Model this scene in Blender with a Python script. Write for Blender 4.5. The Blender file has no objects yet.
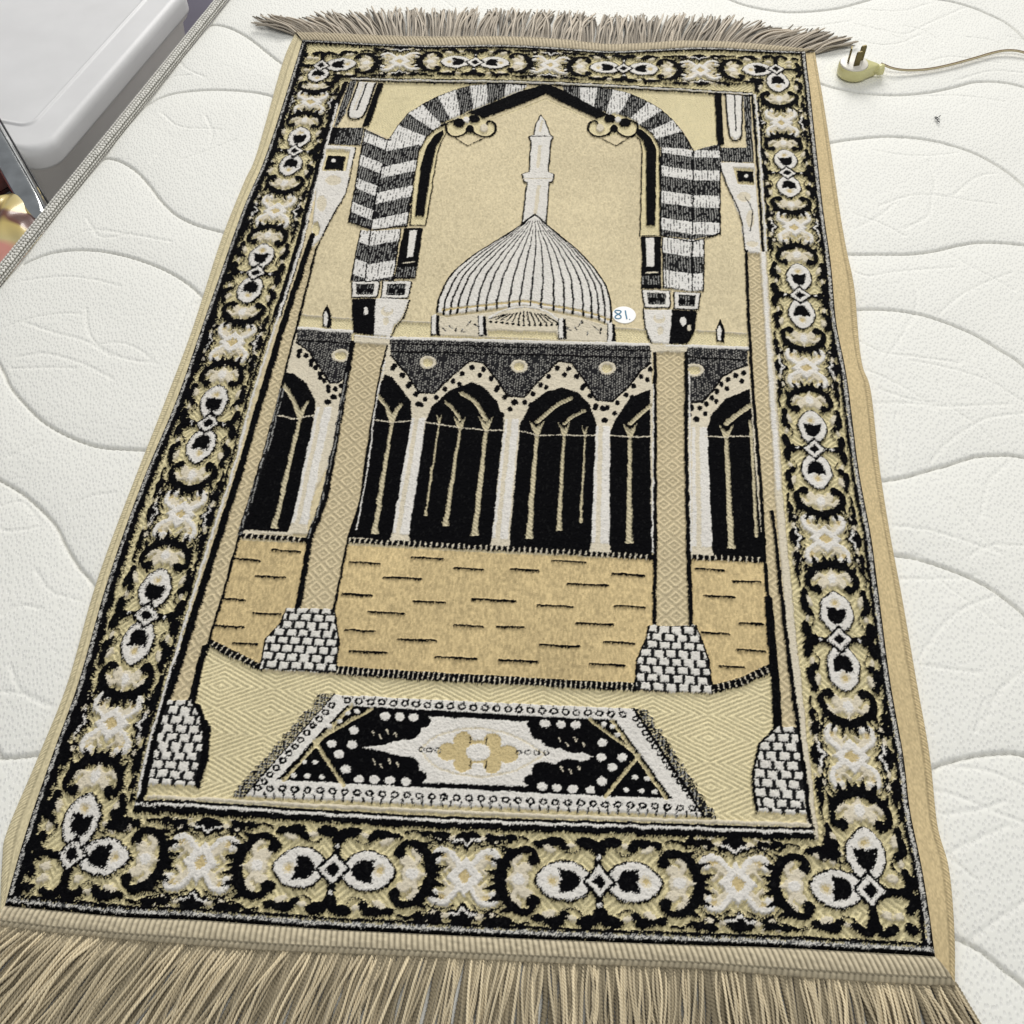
import bpy, math, random
import numpy as np
random.seed(7); rng = np.random.default_rng(7)
PI = math.pi
scene = bpy.context.scene
col = scene.collection

# ------------------------------------------------------------------ camera (metres; the rug lies in z = 0, x across, y along)
F_PX = 1025.0
CAM = np.array([0.37316398, -0.15278059, 0.74036942])
RM = np.array([[0.9976743, 0.06743262, -0.00994137], [0.05003503, -0.82357104, -0.56500197], [-0.04628699, 0.56319053, -0.82502966]])

def at(x, y, z=0.0):
    """measured point of the photograph -> point of the horizontal plane at height z (metres)"""
    d = RM.T @ np.array([(x - 512) / F_PX, (y - 512) / F_PX, 1.0])
    return CAM + d * ((z - CAM[2]) / d[2])

def mm(pts, z=0.0052):  # the pile surface lies about 5 mm above the ticking
    return np.array([at(x, y, z)[:2] * 1000 for x, y in pts])

# ------------------------------------------------------------------ mesh helpers
def make_mesh(name, verts, faces, mat, parent=None, smooth=True, colors=None, rough=None):
    me = bpy.data.meshes.new(name)
    verts = np.asarray(verts, np.float32).reshape(-1, 3)
    if isinstance(faces, np.ndarray):
        n = len(faces); k = faces.shape[1]
        me.vertices.add(len(verts)); me.vertices.foreach_set('co', verts.ravel())
        me.loops.add(n * k); me.loops.foreach_set('vertex_index', faces.astype(np.int32).ravel())
        me.polygons.add(n)
        me.polygons.foreach_set('loop_start', np.arange(0, n * k, k, dtype=np.int32))
        me.polygons.foreach_set('loop_total', np.full(n, k, np.int32))
        me.update(calc_edges=True)
    else:
        me.from_pydata([tuple(map(float, v)) for v in verts], [], faces)
    if smooth:
        me.polygons.foreach_set('use_smooth', np.ones(len(me.polygons), bool))
    if colors is not None:
        a = me.color_attributes.new('Col', 'FLOAT_COLOR', 'POINT')
        c = np.ones((len(verts), 4), np.float32); c[:, :3] = colors
        a.data.foreach_set('color', c.ravel())
    if rough is not None:
        a = me.attributes.new('Rough', 'FLOAT', 'POINT')
        a.data.foreach_set('value', np.asarray(rough, np.float32).ravel())
    me.materials.append(mat); me.validate(); me.update()
    o = bpy.data.objects.new(name, me); col.objects.link(o)
    if parent is not None:
        o.parent = parent
    return o

def grid_faces(nu, nv, wrap_u=False):
    """vertices indexed [v, u]"""
    uu = nu if wrap_u else nu - 1
    i, j = np.meshgrid(np.arange(uu), np.arange(nv - 1))
    i = i.ravel(); j = j.ravel(); i2 = (i + 1) % nu
    return np.stack([j * nu + i, j * nu + i2, (j + 1) * nu + i2, (j + 1) * nu + i], 1)

def empty(name, loc, label=None, cat=None, group=None):
    o = bpy.data.objects.new(name, None); col.objects.link(o)
    o.location = loc; o.empty_display_size = 0.02
    if label: o['label'] = label
    if cat: o['category'] = cat
    if group: o['group'] = group
    bpy.context.view_layer.update()
    return o

def child_of(o, root):
    o.parent = root
    o.location = [-root.location[0], -root.location[1], -root.location[2]]
    return o

def resample(pts, n):
    pts = np.asarray(pts, float)
    d = np.r_[0, np.cumsum(np.linalg.norm(np.diff(pts, axis=0), axis=1))]
    t = np.linspace(0, d[-1], n)
    return np.stack([np.interp(t, d, pts[:, k]) for k in range(pts.shape[1])], 1)

def smooth_curve(pts, n):
    """Catmull-Rom through the points, then evenly resampled"""
    p = np.asarray(pts, float)
    if len(p) < 3: return resample(p, n)
    q = np.vstack([2 * p[0] - p[1], p, 2 * p[-1] - p[-2]])
    out = []
    for i in range(1, len(q) - 2):
        t = np.linspace(0, 1, 12, endpoint=False)[:, None]
        a, b, c, d = q[i - 1], q[i], q[i + 1], q[i + 2]
        out.append(0.5 * (2 * b + (c - a) * t + (2 * a - 5 * b + 4 * c - d) * t**2 + (3 * b - a - 3 * c + d) * t**3))
    out.append(p[-1:])
    return resample(np.vstack(out), n)

def value_noise(X, Y, scale, seed):
    """smooth 2-D value noise in 0..1"""
    r = np.random.default_rng(seed); T = r.random((256, 256))
    x = X / scale; y = Y / scale
    xi = np.floor(x).astype(int); yi = np.floor(y).astype(int)
    fx = x - xi; fy = y - yi
    fx = fx * fx * (3 - 2 * fx); fy = fy * fy * (3 - 2 * fy)
    g = lambda a, b: T[a % 256, b % 256]
    return (g(xi, yi) * (1 - fx) + g(xi + 1, yi) * fx) * (1 - fy) + (g(xi, yi + 1) * (1 - fx) + g(xi + 1, yi + 1) * fx) * fy

def hash2(a, b, seed=0):
    r = np.random.default_rng(seed + 991).random((512, 512))
    return r[np.asarray(a).astype(int) % 512, np.asarray(b).astype(int) % 512]

# ------------------------------------------------------------------ materials
def new_mat(name):
    m = bpy.data.materials.new(name); m.use_nodes = True
    nt = m.node_tree; b = nt.nodes['Principled BSDF']
    return m, nt, b

def plain(name, rgb, rough=0.6, metallic=0.0, sheen=0.0, coat=0.0, trans=0.0, noise=0.0, nscale=40.0, bump=0.0, bscale=300.0):
    m, nt, b = new_mat(name)
    b.inputs['Base Color'].default_value = (*rgb, 1); b.inputs['Roughness'].default_value = rough
    b.inputs['Metallic'].default_value = metallic; b.inputs['Sheen Weight'].default_value = sheen
    b.inputs['Coat Weight'].default_value = coat; b.inputs['Transmission Weight'].default_value = trans
    tc = nt.nodes.new('ShaderNodeTexCoord')
    if noise:
        n = nt.nodes.new('ShaderNodeTexNoise'); n.inputs['Scale'].default_value = nscale; n.inputs['Detail'].default_value = 4
        r = nt.nodes.new('ShaderNodeMapRange'); r.inputs['From Min'].default_value = 0.3; r.inputs['From Max'].default_value = 0.7
        r.inputs['To Min'].default_value = 1 - noise; r.inputs['To Max'].default_value = 1 + noise * 0.4
        mx = nt.nodes.new('ShaderNodeVectorMath'); mx.operation = 'SCALE'; mx.inputs[0].default_value = rgb
        nt.links.new(tc.outputs['Object'], n.inputs['Vector']); nt.links.new(n.outputs['Fac'], r.inputs['Value'])
        nt.links.new(r.outputs['Result'], mx.inputs['Scale']); nt.links.new(mx.outputs[0], b.inputs['Base Color'])
    if bump:
        n = nt.nodes.new('ShaderNodeTexNoise'); n.inputs['Scale'].default_value = bscale; n.inputs['Detail'].default_value = 3
        bp = nt.nodes.new('ShaderNodeBump'); bp.inputs['Strength'].default_value = bump; bp.inputs['Distance'].default_value = 0.001
        nt.links.new(tc.outputs['Object'], n.inputs['Vector']); nt.links.new(n.outputs['Fac'], bp.inputs['Height'])
        nt.links.new(bp.outputs['Normal'], b.inputs['Normal'])
    return m

def attr_mat(name, rough=0.8, sheen=0.0, use_rough=False, bump=0.0, bscale=900.0, aniso=None):
    m, nt, b = new_mat(name)
    a = nt.nodes.new('ShaderNodeAttribute'); a.attribute_name = 'Col'
    nt.links.new(a.outputs['Color'], b.inputs['Base Color'])
    b.inputs['Roughness'].default_value = rough
    b.inputs['Sheen Weight'].default_value = sheen; b.inputs['Sheen Roughness'].default_value = 0.4
    b.inputs['Specular IOR Level'].default_value = 0.05
    if use_rough:
        r = nt.nodes.new('ShaderNodeAttribute'); r.attribute_name = 'Rough'
        nt.links.new(r.outputs['Fac'], b.inputs['Roughness'])
        lt = nt.nodes.new('ShaderNodeMath'); lt.operation = 'LESS_THAN'; lt.inputs[1].default_value = 0.58
        ml = nt.nodes.new('ShaderNodeMath'); ml.operation = 'MULTIPLY'; ml.inputs[1].default_value = 0.22
        nt.links.new(r.outputs['Fac'], lt.inputs[0]); nt.links.new(lt.outputs[0], ml.inputs[0]); nt.links.new(ml.outputs[0], b.inputs['Sheen Weight'])
    if bump:
        tc = nt.nodes.new('ShaderNodeTexCoord')
        n = nt.nodes.new('ShaderNodeTexNoise'); n.inputs['Scale'].default_value = bscale; n.inputs['Detail'].default_value = 2
        bp = nt.nodes.new('ShaderNodeBump'); bp.inputs['Strength'].default_value = bump; bp.inputs['Distance'].default_value = 0.001
        nt.links.new(tc.outputs['Object'], n.inputs['Vector']); nt.links.new(n.outputs['Fac'], bp.inputs['Height'])
        nt.links.new(bp.outputs['Normal'], b.inputs['Normal'])
    return m

# ------------------------------------------------------------------ the woven design: class raster in rug millimetres
RES = 0.5
X0, Y0, X1, Y1 = -45.0, -35.0, 715.0, 1115.0
NX, NY = int((X1 - X0) / RES), int((Y1 - Y0) / RES)
CLS = np.zeros((NY, NX), np.uint8)
CREAM, BLACK, WHITE, ECRU, SATIN, HDARK, HLIGHT, WALL, BRICK, COLPAT, RIB, GOLD, FLOOR, ROPE, SPECK, EDGE = range(16)

def _mask(pts):
    """even-odd polygon mask -> (row slice, col slice, mask)"""
    p = np.asarray(pts, float)
    gx = (p[:, 0] - X0) / RES; gy = (p[:, 1] - Y0) / RES
    r0, r1 = max(0, int(gy.min())), min(NY, int(gy.max()) + 2)
    c0, c1 = max(0, int(gx.min())), min(NX, int(gx.max()) + 2)
    if r1 <= r0 or c1 <= c0: return None
    cnt = np.zeros((r1 - r0, c1 - c0 + 1), np.int32)
    n = len(p)
    for i in range(n):
        xa, ya, xb, yb = gx[i], gy[i], gx[(i + 1) % n], gy[(i + 1) % n]
        if ya == yb: continue
        if ya > yb: xa, ya, xb, yb = xb, yb, xa, ya
        rows = np.arange(max(r0, math.ceil(ya - 0.5)), min(r1 - 1, math.ceil(yb - 0.5) - 1) + 1)
        if len(rows) == 0: continue
        xc = xa + (rows + 0.5 - ya) * (xb - xa) / (yb - ya)
        cc = np.clip(np.ceil(xc - 0.5).astype(int) - c0, 0, c1 - c0)
        np.add.at(cnt, (rows - r0, cc), 1)
    m = (np.cumsum(cnt, axis=1)[:, :-1] % 2).astype(bool)
    return slice(r0, r1), slice(c0, c1), m

def fill(cls, pts, clip=None):
    k = _mask(pts)
    if k is None: return
    rs, cs, m = k
    if clip is not None: m = m & clip[rs, cs]
    CLS[rs, cs][m] = cls

def stroke(cls, pts, w, closed=False, clip=None, w1=None):
    p = [np.asarray(q, float) for q in pts]
    if closed: p.append(p[0])
    n = len(p)
    for i in range(n - 1):
        a, b = p[i], p[i + 1]
        wa = (w if w1 is None else w + (w1 - w) * i / max(1, n - 1)) / 2
        wb = (w if w1 is None else w + (w1 - w) * (i + 1) / max(1, n - 1)) / 2
        ww = max(wa, wb)
        c0 = max(0, int((min(a[0], b[0]) - ww - X0) / RES)); c1 = min(NX, int((max(a[0], b[0]) + ww - X0) / RES) + 2)
        r0 = max(0, int((min(a[1], b[1]) - ww - Y0) / RES)); r1 = min(NY, int((max(a[1], b[1]) + ww - Y0) / RES) + 2)
        if c1 <= c0 or r1 <= r0: continue
        gx = X0 + (np.arange(c0, c1) + 0.5) * RES; gy = (Y0 + (np.arange(r0, r1) + 0.5) * RES)[:, None]
        d = b - a; L2 = max(1e-9, d @ d)
        t = np.clip(((gx - a[0]) * d[0] + (gy - a[1]) * d[1]) / L2, 0, 1)
        dist = np.hypot(gx - a[0] - t * d[0], gy - a[1] - t * d[1])
        m = dist <= wa + (wb - wa) * t
        if clip is not None: m = m & clip[r0:r1, c0:c1]
        CLS[r0:r1, c0:c1][m] = cls

def ell(cx, cy, rx, ry, n=20, rot=0.0):
    t = np.linspace(0, 2 * PI, n, endpoint=False)
    x = rx * np.cos(t); y = ry * np.sin(t)
    return np.stack([cx + x * math.cos(rot) - y * math.sin(rot), cy + x * math.sin(rot) + y * math.cos(rot)], 1)

def P(cls, pts, clip=None): fill(cls, mm(pts), clip)
def L(cls, w, pts, closed=False, clip=None, smooth=False, w1=None):
    q = mm(pts)
    if smooth: q = smooth_curve(q, max(8, 6 * len(pts)))
    stroke(cls, q, w, closed, clip, w1)
def E(cls, cx, cy, rx, ry, clip=None): fill(cls, mm(ell(cx, cy, rx, ry)), clip)
def pmask(pts):
    m = np.zeros((NY, NX), bool); rs, cs, k = _mask(mm(pts)); m[rs, cs] = k
    return m
def lerp(a, b, t): return tuple(np.asarray(a, float) * (1 - t) + np.asarray(b, float) * t)

# outline of the pile and of the whole rug, measured along the photographed edges
EL = [(3,905),(25,830),(51,755),(78,680),(107,580),(142,480),(177,395),(201,327),(231,240),(246,200),(267,150),(302,41)]
ER = [(935,957),(922,868),(911,810),(904,755),(890,680),(878,590),(871,536),(860,474),(852,415),(845,365),(836,315),(830,255),(822,195),(811,101),(806,52)]
EB = [(3,905),(64,911),(128,917),(200,920),(256,924),(328,929),(392,932),(456,935),(568,940),(696,945),(768,947),(896,954),(935,957)]
ET = [(302,41),(368,44.5),(430,46),(496,46.5),(560,49),(608,51.5),(650,50.5),(700,49.5),(760,51),(806,52)]
OL = [(-3,925),(-1,860),(4,830),(36,755),(66,680),(95,580),(132,480),(165,395),(191,327),(219,240),(243,180),(256,150),(281,62),(294,32)]
OR = [(957,984),(956,930),(951,868),(940,825),(932,755),(918,680),(903,595),(892,536),(882,470),(872,390),(863,360),(856,290),(848,249),(840,202),(829.5,134),(816,51)]
HB = [(-3,926),(64,934),(128,940),(256,950),(350,954),(440,958),(568,964),(696,969),(768,975),(850,981),(920,985),(957,986)]
HT = [(294,31),(368,34),(430,35),(496,35.5),(560,38),(608,42.5),(650,41.5),(680,40),(736,41.5),(780,45),(816,49.5)]

def wave(x, y):
    """gentle lift of the cloth above the mattress, metres (x, y in mm)"""
    z = 0.0030 + 0.0016 * (value_noise(x + 900, y + 900, 150, 3) - 0.3)
    z = z + 0.0035 * np.exp(-(((y - 1005 + 0.06 * x) / 28) ** 2)) * np.exp(-(((x - 330) / 170) ** 2))
    edge = np.exp(-(((x - 665 + 0.02 * np.abs(y - 500)) / 40) ** 2))
    z = z + 0.0030 * edge * (0.5 + 0.5 * np.sin(y / 34.0 + 1.5 * np.sin(y / 91.0)))
    z = z + 0.0022 * np.exp(-(((y - 1070) / 30) ** 2)) * (0.5 + 0.5 * np.sin(x / 37.0))
    z = z + 0.0024 * np.exp(-(((y - 560 + .2*x) / 90) ** 2)) * np.exp(-((x - 60) / 60) ** 2)
    return z

# ---- border band -------------------------------------------------------------
FRAME = [(137,803),(150,742),(172,680),(202,567),(230,482),(255,390),(280,315),(304,240),(315,192),(326,150),(337,105),(351,80),
         (400,82.5),(496,85),(546,87),(608,90),(680,92.5),(752,96),(757,160),(764,255),(771,370),(780,500),(788,600),(798,700),(812,834),
         (676,830),(548,825),(436,822),(308,815),(180,807)]
fill(RIB, [(X0, Y0), (X1, Y0), (X1, Y1), (X0, Y1)])

class Loc:
    """local drawing frame: origin c (mm), axis angle, mirrored or not"""
    def __init__(s, c, ang, sa=1.0, sb=1.0, flip=1):
        s.c = np.asarray(c, float); s.T = np.array([math.cos(ang), math.sin(ang)]); s.N = np.array([-math.sin(ang), math.cos(ang)]) * flip
        s.sa, s.sb = sa, sb
    def m(s, pts): return [s.c + s.T * a * s.sa + s.N * b * s.sb for a, b in pts]
    def fill(s, cls, pts): fill(cls, s.m(pts))
    def ell(s, cls, a, b, ra, rb, rot=0): fill(cls, s.m(ell(a, b, ra, rb, 18, rot)))
    def line(s, cls, w, pts, smooth=True, w1=None):
        q = s.m(pts)
        if smooth and len(q) > 2: q = smooth_curve(q, 6 * len(pts))
        stroke(cls, q, w, w1=w1)

def blob(lo, cls, a, b, r):
    """ragged little leaf"""
    n = 9; ph = random.random() * 6
    lo.fill(cls, [(a + r * (1 + random.uniform(-.22, .22)) * math.cos(ph + 2 * PI * k / n), b + 0.8 * r * (1 + random.uniform(-.22, .22)) * math.sin(ph + 2 * PI * k / n)) for k in range(n)])

def half_medallion(lo, corner=False):
    # white scroll puffs
    lo.ell(ECRU, 53, 0, 7, 7); lo.ell(ECRU, 49, 9, 5, 4); lo.ell(ECRU, 49, -9, 5, 4); lo.ell(WHITE, 53.5, 0, 4.5, 4)
    lo.line(ECRU, 4, [(55, 6), (57, 12), (53, 16)]); lo.line(ECRU, 4, [(55, -6), (57, -12), (53, -16)])
    # black C scroll
    for s in (1, -1):
        lo.line(BLACK, 8.4, [(66.5, 0), (65, 8 * s), (61, 15.5 * s), (54.5, 20.5 * s), (47, 21 * s), (42.5, 17 * s)], w1=5)
        lo.ell(BLACK, 43.5, 14 * s, 4.6, 4.3)
        lo.line(BLACK, 1.3, [(72, 20 * s), (68, 25 * s), (60, 26 * s)]); lo.line(BLACK, 1.2, [(12, 22 * s), (16, 19 * s), (22, 19.5 * s)]); lo.line(ECRU, 2.2, [(76, 3 * s), (80, 8 * s), (78, 14 * s)])
        for (pa, pb, qa, qb) in ((68, 3, 78, 6.5), (66, 10, 75.5, 15.5), (60, 17, 68, 24)):
            lo.fill(BLACK, [(pa - 2, (pb - 3) * s), (qa, qb * s), (pa - 4, (pb + 5) * s)])
        # leaves along the rails
        lo.ell(BLACK, 31.5, 27 * s, 9, 4, -0.15 * s); lo.ell(BLACK, 23, 23.5 * s, 4, 3.4); blob(lo, BLACK, 40, 26 * s, 4.4)
        lo.ell(ECRU, 33, 22 * s, 5, 2.4, 0.3 * s); lo.ell(ECRU, 18, 25 * s, 3, 2)
        lo.line(BLACK, 2.2, [(47, 29 * s), (54, 30 * s), (60, 27 * s)])
        lo.ell(BLACK, 71, 29 * s, 6.5, 3, 0.12 * s)
        blob(lo, BLACK, 64, 29.5 * s, 3)
    lo.fill(BLACK, [(64, 5), (75, 0), (64, -5)]); lo.fill(ECRU, [(58, 3), (64.5, 0), (58, -3)])
    # white eye
    eye = [(4.5, 0), (7, 5.5), (12, 10.2), (19, 13.2), (26, 13.4), (32.5, 11.2), (37.5, 7.2), (40.5, 3), (41.5, 0), (40.5, -3), (37.5, -7.2), (32.5, -11.2), (26, -13.4), (19, -13.2), (12, -10.2), (7, -5.5)]
    big = [((a - 24) * 1.1 + 24, b * 1.13) for a, b in eye]
    lo.fill(BLACK, big); lo.fill(WHITE, eye)
    lo.fill(BLACK, [(12.5, 0), (14, 4.5), (18, 7.6), (23, 8), (27.8, 9), (26.3, 5), (28, 1.5), (25.5, -1), (27, -5), (27.5, -8.6), (22, -8), (17, -7), (13.5, -4)])
    lo.ell(ECRU, 31, 0.3, 4, 4.4); lo.ell(GOLD, 31.4, 0.3, 2.2, 2.4)

def medallion_core(lo):
    for s in (1, -1):
        lo.fill(BLACK, [(-2.5, 10 * s), (-3, 24 * s), (3, 24 * s), (2.5, 10 * s)])
        lo.ell(BLACK, 7.5, 27 * s, 8.5, 4.4, 0.12 * s); lo.ell(BLACK, -7.5, 27 * s, 8.5, 4.4, -0.12 * s)
        blob(lo, BLACK, 0, 21 * s, 5)
        lo.ell(WHITE, 0, 16.5 * s, 1.4, 1.6)
    d = lambda c, ra, rb: lo.fill(c, [(-ra, 0), (0, rb), (ra, 0), (0, -rb)])
    d(BLACK, 12.5, 14); d(WHITE, 9.3, 10.6); d(BLACK, 5.2, 5.8)

def x_motif(lo):
    for s in (1, -1):
        # ragged black crown against the rail
        lo.fill(BLACK, [(0, 17 * s), (4.5, 22.5 * s), (9, 22 * s), (12, 25 * s), (20, 22 * s), (24, 25 * s), (22, 28.5 * s), (15, 27 * s), (8, 30 * s), (0, 28 * s), (-8, 30 * s), (-15, 27 * s), (-22, 28.5 * s), (-24, 25 * s), (-20, 22 * s), (-12, 25 * s), (-9, 22 * s), (-4.5, 22.5 * s)])
        lo.line(WHITE, 1.6, [(-9, 25.5 * s), (-4, 26 * s), (0, 21.5 * s), (4, 26 * s), (9, 25.5 * s)], smooth=False)
        lo.ell(BLACK, 0, 29.5 * s, 7.5, 3.4)
        for q in (1, -1): lo.ell(ECRU, 11.5 * q, 27.2 * s, 2.8, 1.8); lo.ell(ECRU, 20.5 * q, 25.5 * s, 2.2, 1.8); lo.line(ECRU, 1.6, [(14 * q, 31 * s), (20 * q, 30 * s), (25 * q, 31 * s)])
        for t in (1, -1):
            lo.line(ECRU, 6.5, [(3 * t, 4 * s), (9 * t, 9 * s), (15 * t, 15.5 * s)]); lo.ell(ECRU, 16.5 * t, 15 * s, 6.2, 4.8)
            lo.line(BLACK, 1.3, [(6 * t, 19 * s), (12 * t, 22 * s), (20 * t, 22 * s), (26.5 * t, 17.5 * s), (27.5 * t, 12 * s)]); lo.line(BLACK, 1.2, [(25 * t, 5 * s), (31 * t, 9 * s), (36 * t, 15 * s)])
            lo.line(WHITE, 4.2, [(3 * t, 6 * s), (8 * t, 13.5 * s), (12 * t, 17.5 * s), (18.5 * t, 18 * s), (22 * t, 14.5 * s), (19.5 * t, 10.5 * s)])
            lo.ell(GOLD, 15.5 * t, 13.8 * s, 2.7, 2)
            lo.line(ECRU, 2.4, [(22 * t, 9 * s), (30 * t, 14 * s), (38 * t, 21 * s)], smooth=False)
            lo.ell(BLACK, 30 * t, 29 * s, 4.5, 2.6)
    lo.fill(WHITE, [(-13.5, 0), (-5, 8), (0, 15), (5, 8), (13.5, 0), (5, -8), (0, -15), (-5, -8)])
    lo.fill(GOLD, [(-5, 0), (0, 6), (5, 0), (0, -6)]); 

DIA = {'BL': (72,855), 'BR': (870,891), 'TL': (321,67), 'TR': (776,71)}
bottom = [('X', (201,863)), ('M', (334,870)), ('X', (465,877)), ('M', (599,882)), ('X', (737,884))]
top = [('X', (400,63)), ('M', (475,64.5)), ('X', (550,67)), ('M', (624,70)), ('X', (700,71.5))]
left = [('X', (112,724)), ('M', (147,616)), ('X', (181,515)), ('M', (208,424)), ('X', (233,344)), ('M', (256,274)), ('X', (276,212)), ('M', (295,152)), ('X', (311,103))]
right = [('X', (852,757)), ('M', (839,641)), ('X', (825,540)), ('M', (814,450)), ('X', (806,369)), ('M', (800,296)), ('X', (794.5,228)), ('M', (787,174)), ('X', (781,124))]
for lst, ends, ang in ((bottom, ('BL', 'BR'), 0), (top, ('TL', 'TR'), 0), (left, ('BL', 'TL'), PI / 2), (right, ('BR', 'TR'), PI / 2)):
    ctr = mm([DIA[ends[0]]] + [p for _, p in lst] + [DIA[ends[1]]])
    for i in range(1, len(ctr) - 1):
        d = ctr[i + 1] - ctr[i - 1]; a = math.atan2(d[1], d[0]); sa = np.linalg.norm(d) / 182
        if lst[i - 1][0] == 'X': x_motif(Loc(ctr[i], a, sa, 0.93 if ang else 0.98))
    for i in range(1, len(ctr) - 1):
        d = ctr[i + 1] - ctr[i - 1]; a = math.atan2(d[1], d[0]); sa = np.linalg.norm(d) / 182
        if lst[i - 1][0] == 'M':
            sb = .92 if ang else .98; half_medallion(Loc(ctr[i], a, sa, sb)); half_medallion(Loc(ctr[i], a + PI, sa, sb)); medallion_core(Loc(ctr[i], a, sa, sb))
    for e in (0, 1):
        d = (ctr[1] - ctr[0]) if e == 0 else (ctr[-2] - ctr[-1]); a = math.atan2(d[1], d[0])
        half_medallion(Loc(ctr[0] if e == 0 else ctr[-1], a, np.linalg.norm(d) / 93, 0.95))
for k, (sx, sy) in {'BL': (-1, -1), 'BR': (1, -1), 'TL': (-1, 1), 'TR': (1, 1)}.items():
    c = mm([DIA[k]])[0]; lo = Loc(c, 0)
    for u, v in ((sx, 0), (0, sy)):
        t = (-v, u)
        lo.line(BLACK, 6, [(u * 8, v * 8), (u * 24, v * 24)], smooth=False)
        for q in (1, -1):
            lo.line(BLACK, 6.5, [(u * 22, v * 22), (u * 28 + t[0] * 5 * q, v * 28 + t[1] * 5 * q), (u * 25 + t[0] * 13 * q, v * 25 + t[1] * 13 * q)])
        blob(lo, ECRU, u * 16 + t[0] * 9, v * 16 + t[1] * 9, 4)
    blob(lo, BLACK, sx * 24, sy * 24, 5); blob(lo, ECRU, sx * 17, sy * 17, 4); blob(lo, BLACK, -sx * 24, -sy * 24, 7); blob(lo, BLACK, -sx * 30, -sy * 22, 5); blob(lo, BLACK, -sx * 21, -sy * 31, 4)
    d = lambda cc, ra, rb: lo.fill(cc, [(-ra, 0), (0, rb), (ra, 0), (0, -rb)])
    d(BLACK, 12.5, 14); d(WHITE, 9.3, 10.6); d(BLACK, 5.2, 5.8)

def inset(curve, d, n=260):
    q = smooth_curve(mm(curve), n); t = np.gradient(q, axis=0); t /= np.linalg.norm(t, axis=1)[:, None]
    return q + np.stack([-t[:, 1], t[:, 0]], 1) * d
for cv, sg, wide in ((EL, -1, 7), (ER, 1, 3.0), (EB, 1, 2.6), (ET, -1, 3.5)):
    stroke(BLACK, inset(cv, sg * 6.6), wide); stroke(BLACK, inset(cv, sg * 1.0), 3.4); stroke(SPECK, inset(cv, sg * 3.6), 2.7)

# ---- inner picture -------------------------------------------------------------
P(SATIN, FRAME)
FM = pmask(FRAME)
# spandrels of flat weave beside the arch
P(CREAM, [(383,83),(480,86),(440,96),(408,113),(391,138),(378,132),(366,127)]); P(CREAM, [(612,91),(714,95),(719,143),(694,150),(684,130),(660,108)])
# flat band along the skyline
P(CREAM, [(292,316),(352,319),(440,323),(612,327),(650,330),(747,334),(747,352),(650,352),(396,344),(292,334)])
for pl in ([(293,315),(353,319)], [(398,321),(436,323)], [(613,328),(650,331)], [(697,331),(747,334)]): L(ECRU, 1.6, pl)

# minaret
P(WHITE, [(522,223),(527,184),(524,183),(522,175),(529,173),(531,143),(529,137),(534,135),(536,124),(541,115),(545,121),(550,135),(553,137),(551,143),(548,173),(554,175),(553,183),(549,184),(546,228),(534,240)])
L(BLACK, 1.7, [(522,224),(527,184),(524,183),(522,175),(529,173),(531,143),(529,137),(534,135),(536,124),(541,115),(545,121),(550,135),(553,137),(551,143),(548,173),(554,175),(553,183),(549,184),(546,228)])
L(BLACK, 1.4, [(530,137),(553,137)]); L(ECRU, 4, [(535,215),(539,188)]); L(ECRU, 4, [(538,168),(540,147)]); L(ECRU, 2.5, [(540,132),(542,122)]); L(ECRU, 1.4, [(523,180),(553,180)]); 

# dome
dl = [(534.5,216),(528,221),(520,227),(500,240),(482,251),(465,263),(452,275),(445,286),(441,295),(438,304),(437,313)]
dr = [(534.5,216),(541,221),(549,228),(565,241),(578,252),(592,267),(600,278),(606,288),(609,299),(611,312),(611,327)]
db = [(437,313),(447,316),(470,312.5),(495,309.5),(525,306.5),(545,310),(577,315.5),(596,320),(611,327)]
P(WHITE, dl + db + dr[::-1]); L(BLACK, 2.4, dl, smooth=True); L(BLACK, 2.4, dr, smooth=True)
DLm, DRm = resample(mm(dl), 40), resample(mm(dr), 40); DBm = resample(mm(db), 101)
for k in range(1, 19):
    u = 0.5 - 0.5 * math.cos(PI * (k / 19)) ; u = 0.35 * u + 0.65 * k / 19
    end = DBm[int(round(u * 100))]
    pts = []
    for i in range(40):
        t = i / 39
        pts.append(DLm[i] * (1 - u) + DRm[i] * u)
    base = pts[-1]; pts = [p + (end - base) * (i / 39) ** 2 for i, p in enumerate(pts)]
    stroke(BLACK, pts[(7 if k % 2 else 3):], .8, w1=2.2)
L(GOLD, 3.2, [(443,311),(470,308),(495,305.5),(525,302.5),(546,306),(577,311.5),(596,316),(608,321)], smooth=True, clip=None)
for k in range(1, 19):
    p = DBm[int(round((0.35 * (0.5 - 0.5 * math.cos(PI * k / 19)) + 0.65 * k / 19) * 100))]; stroke(BLACK, [p + [0, 6.5], p], 2.2)
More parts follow.
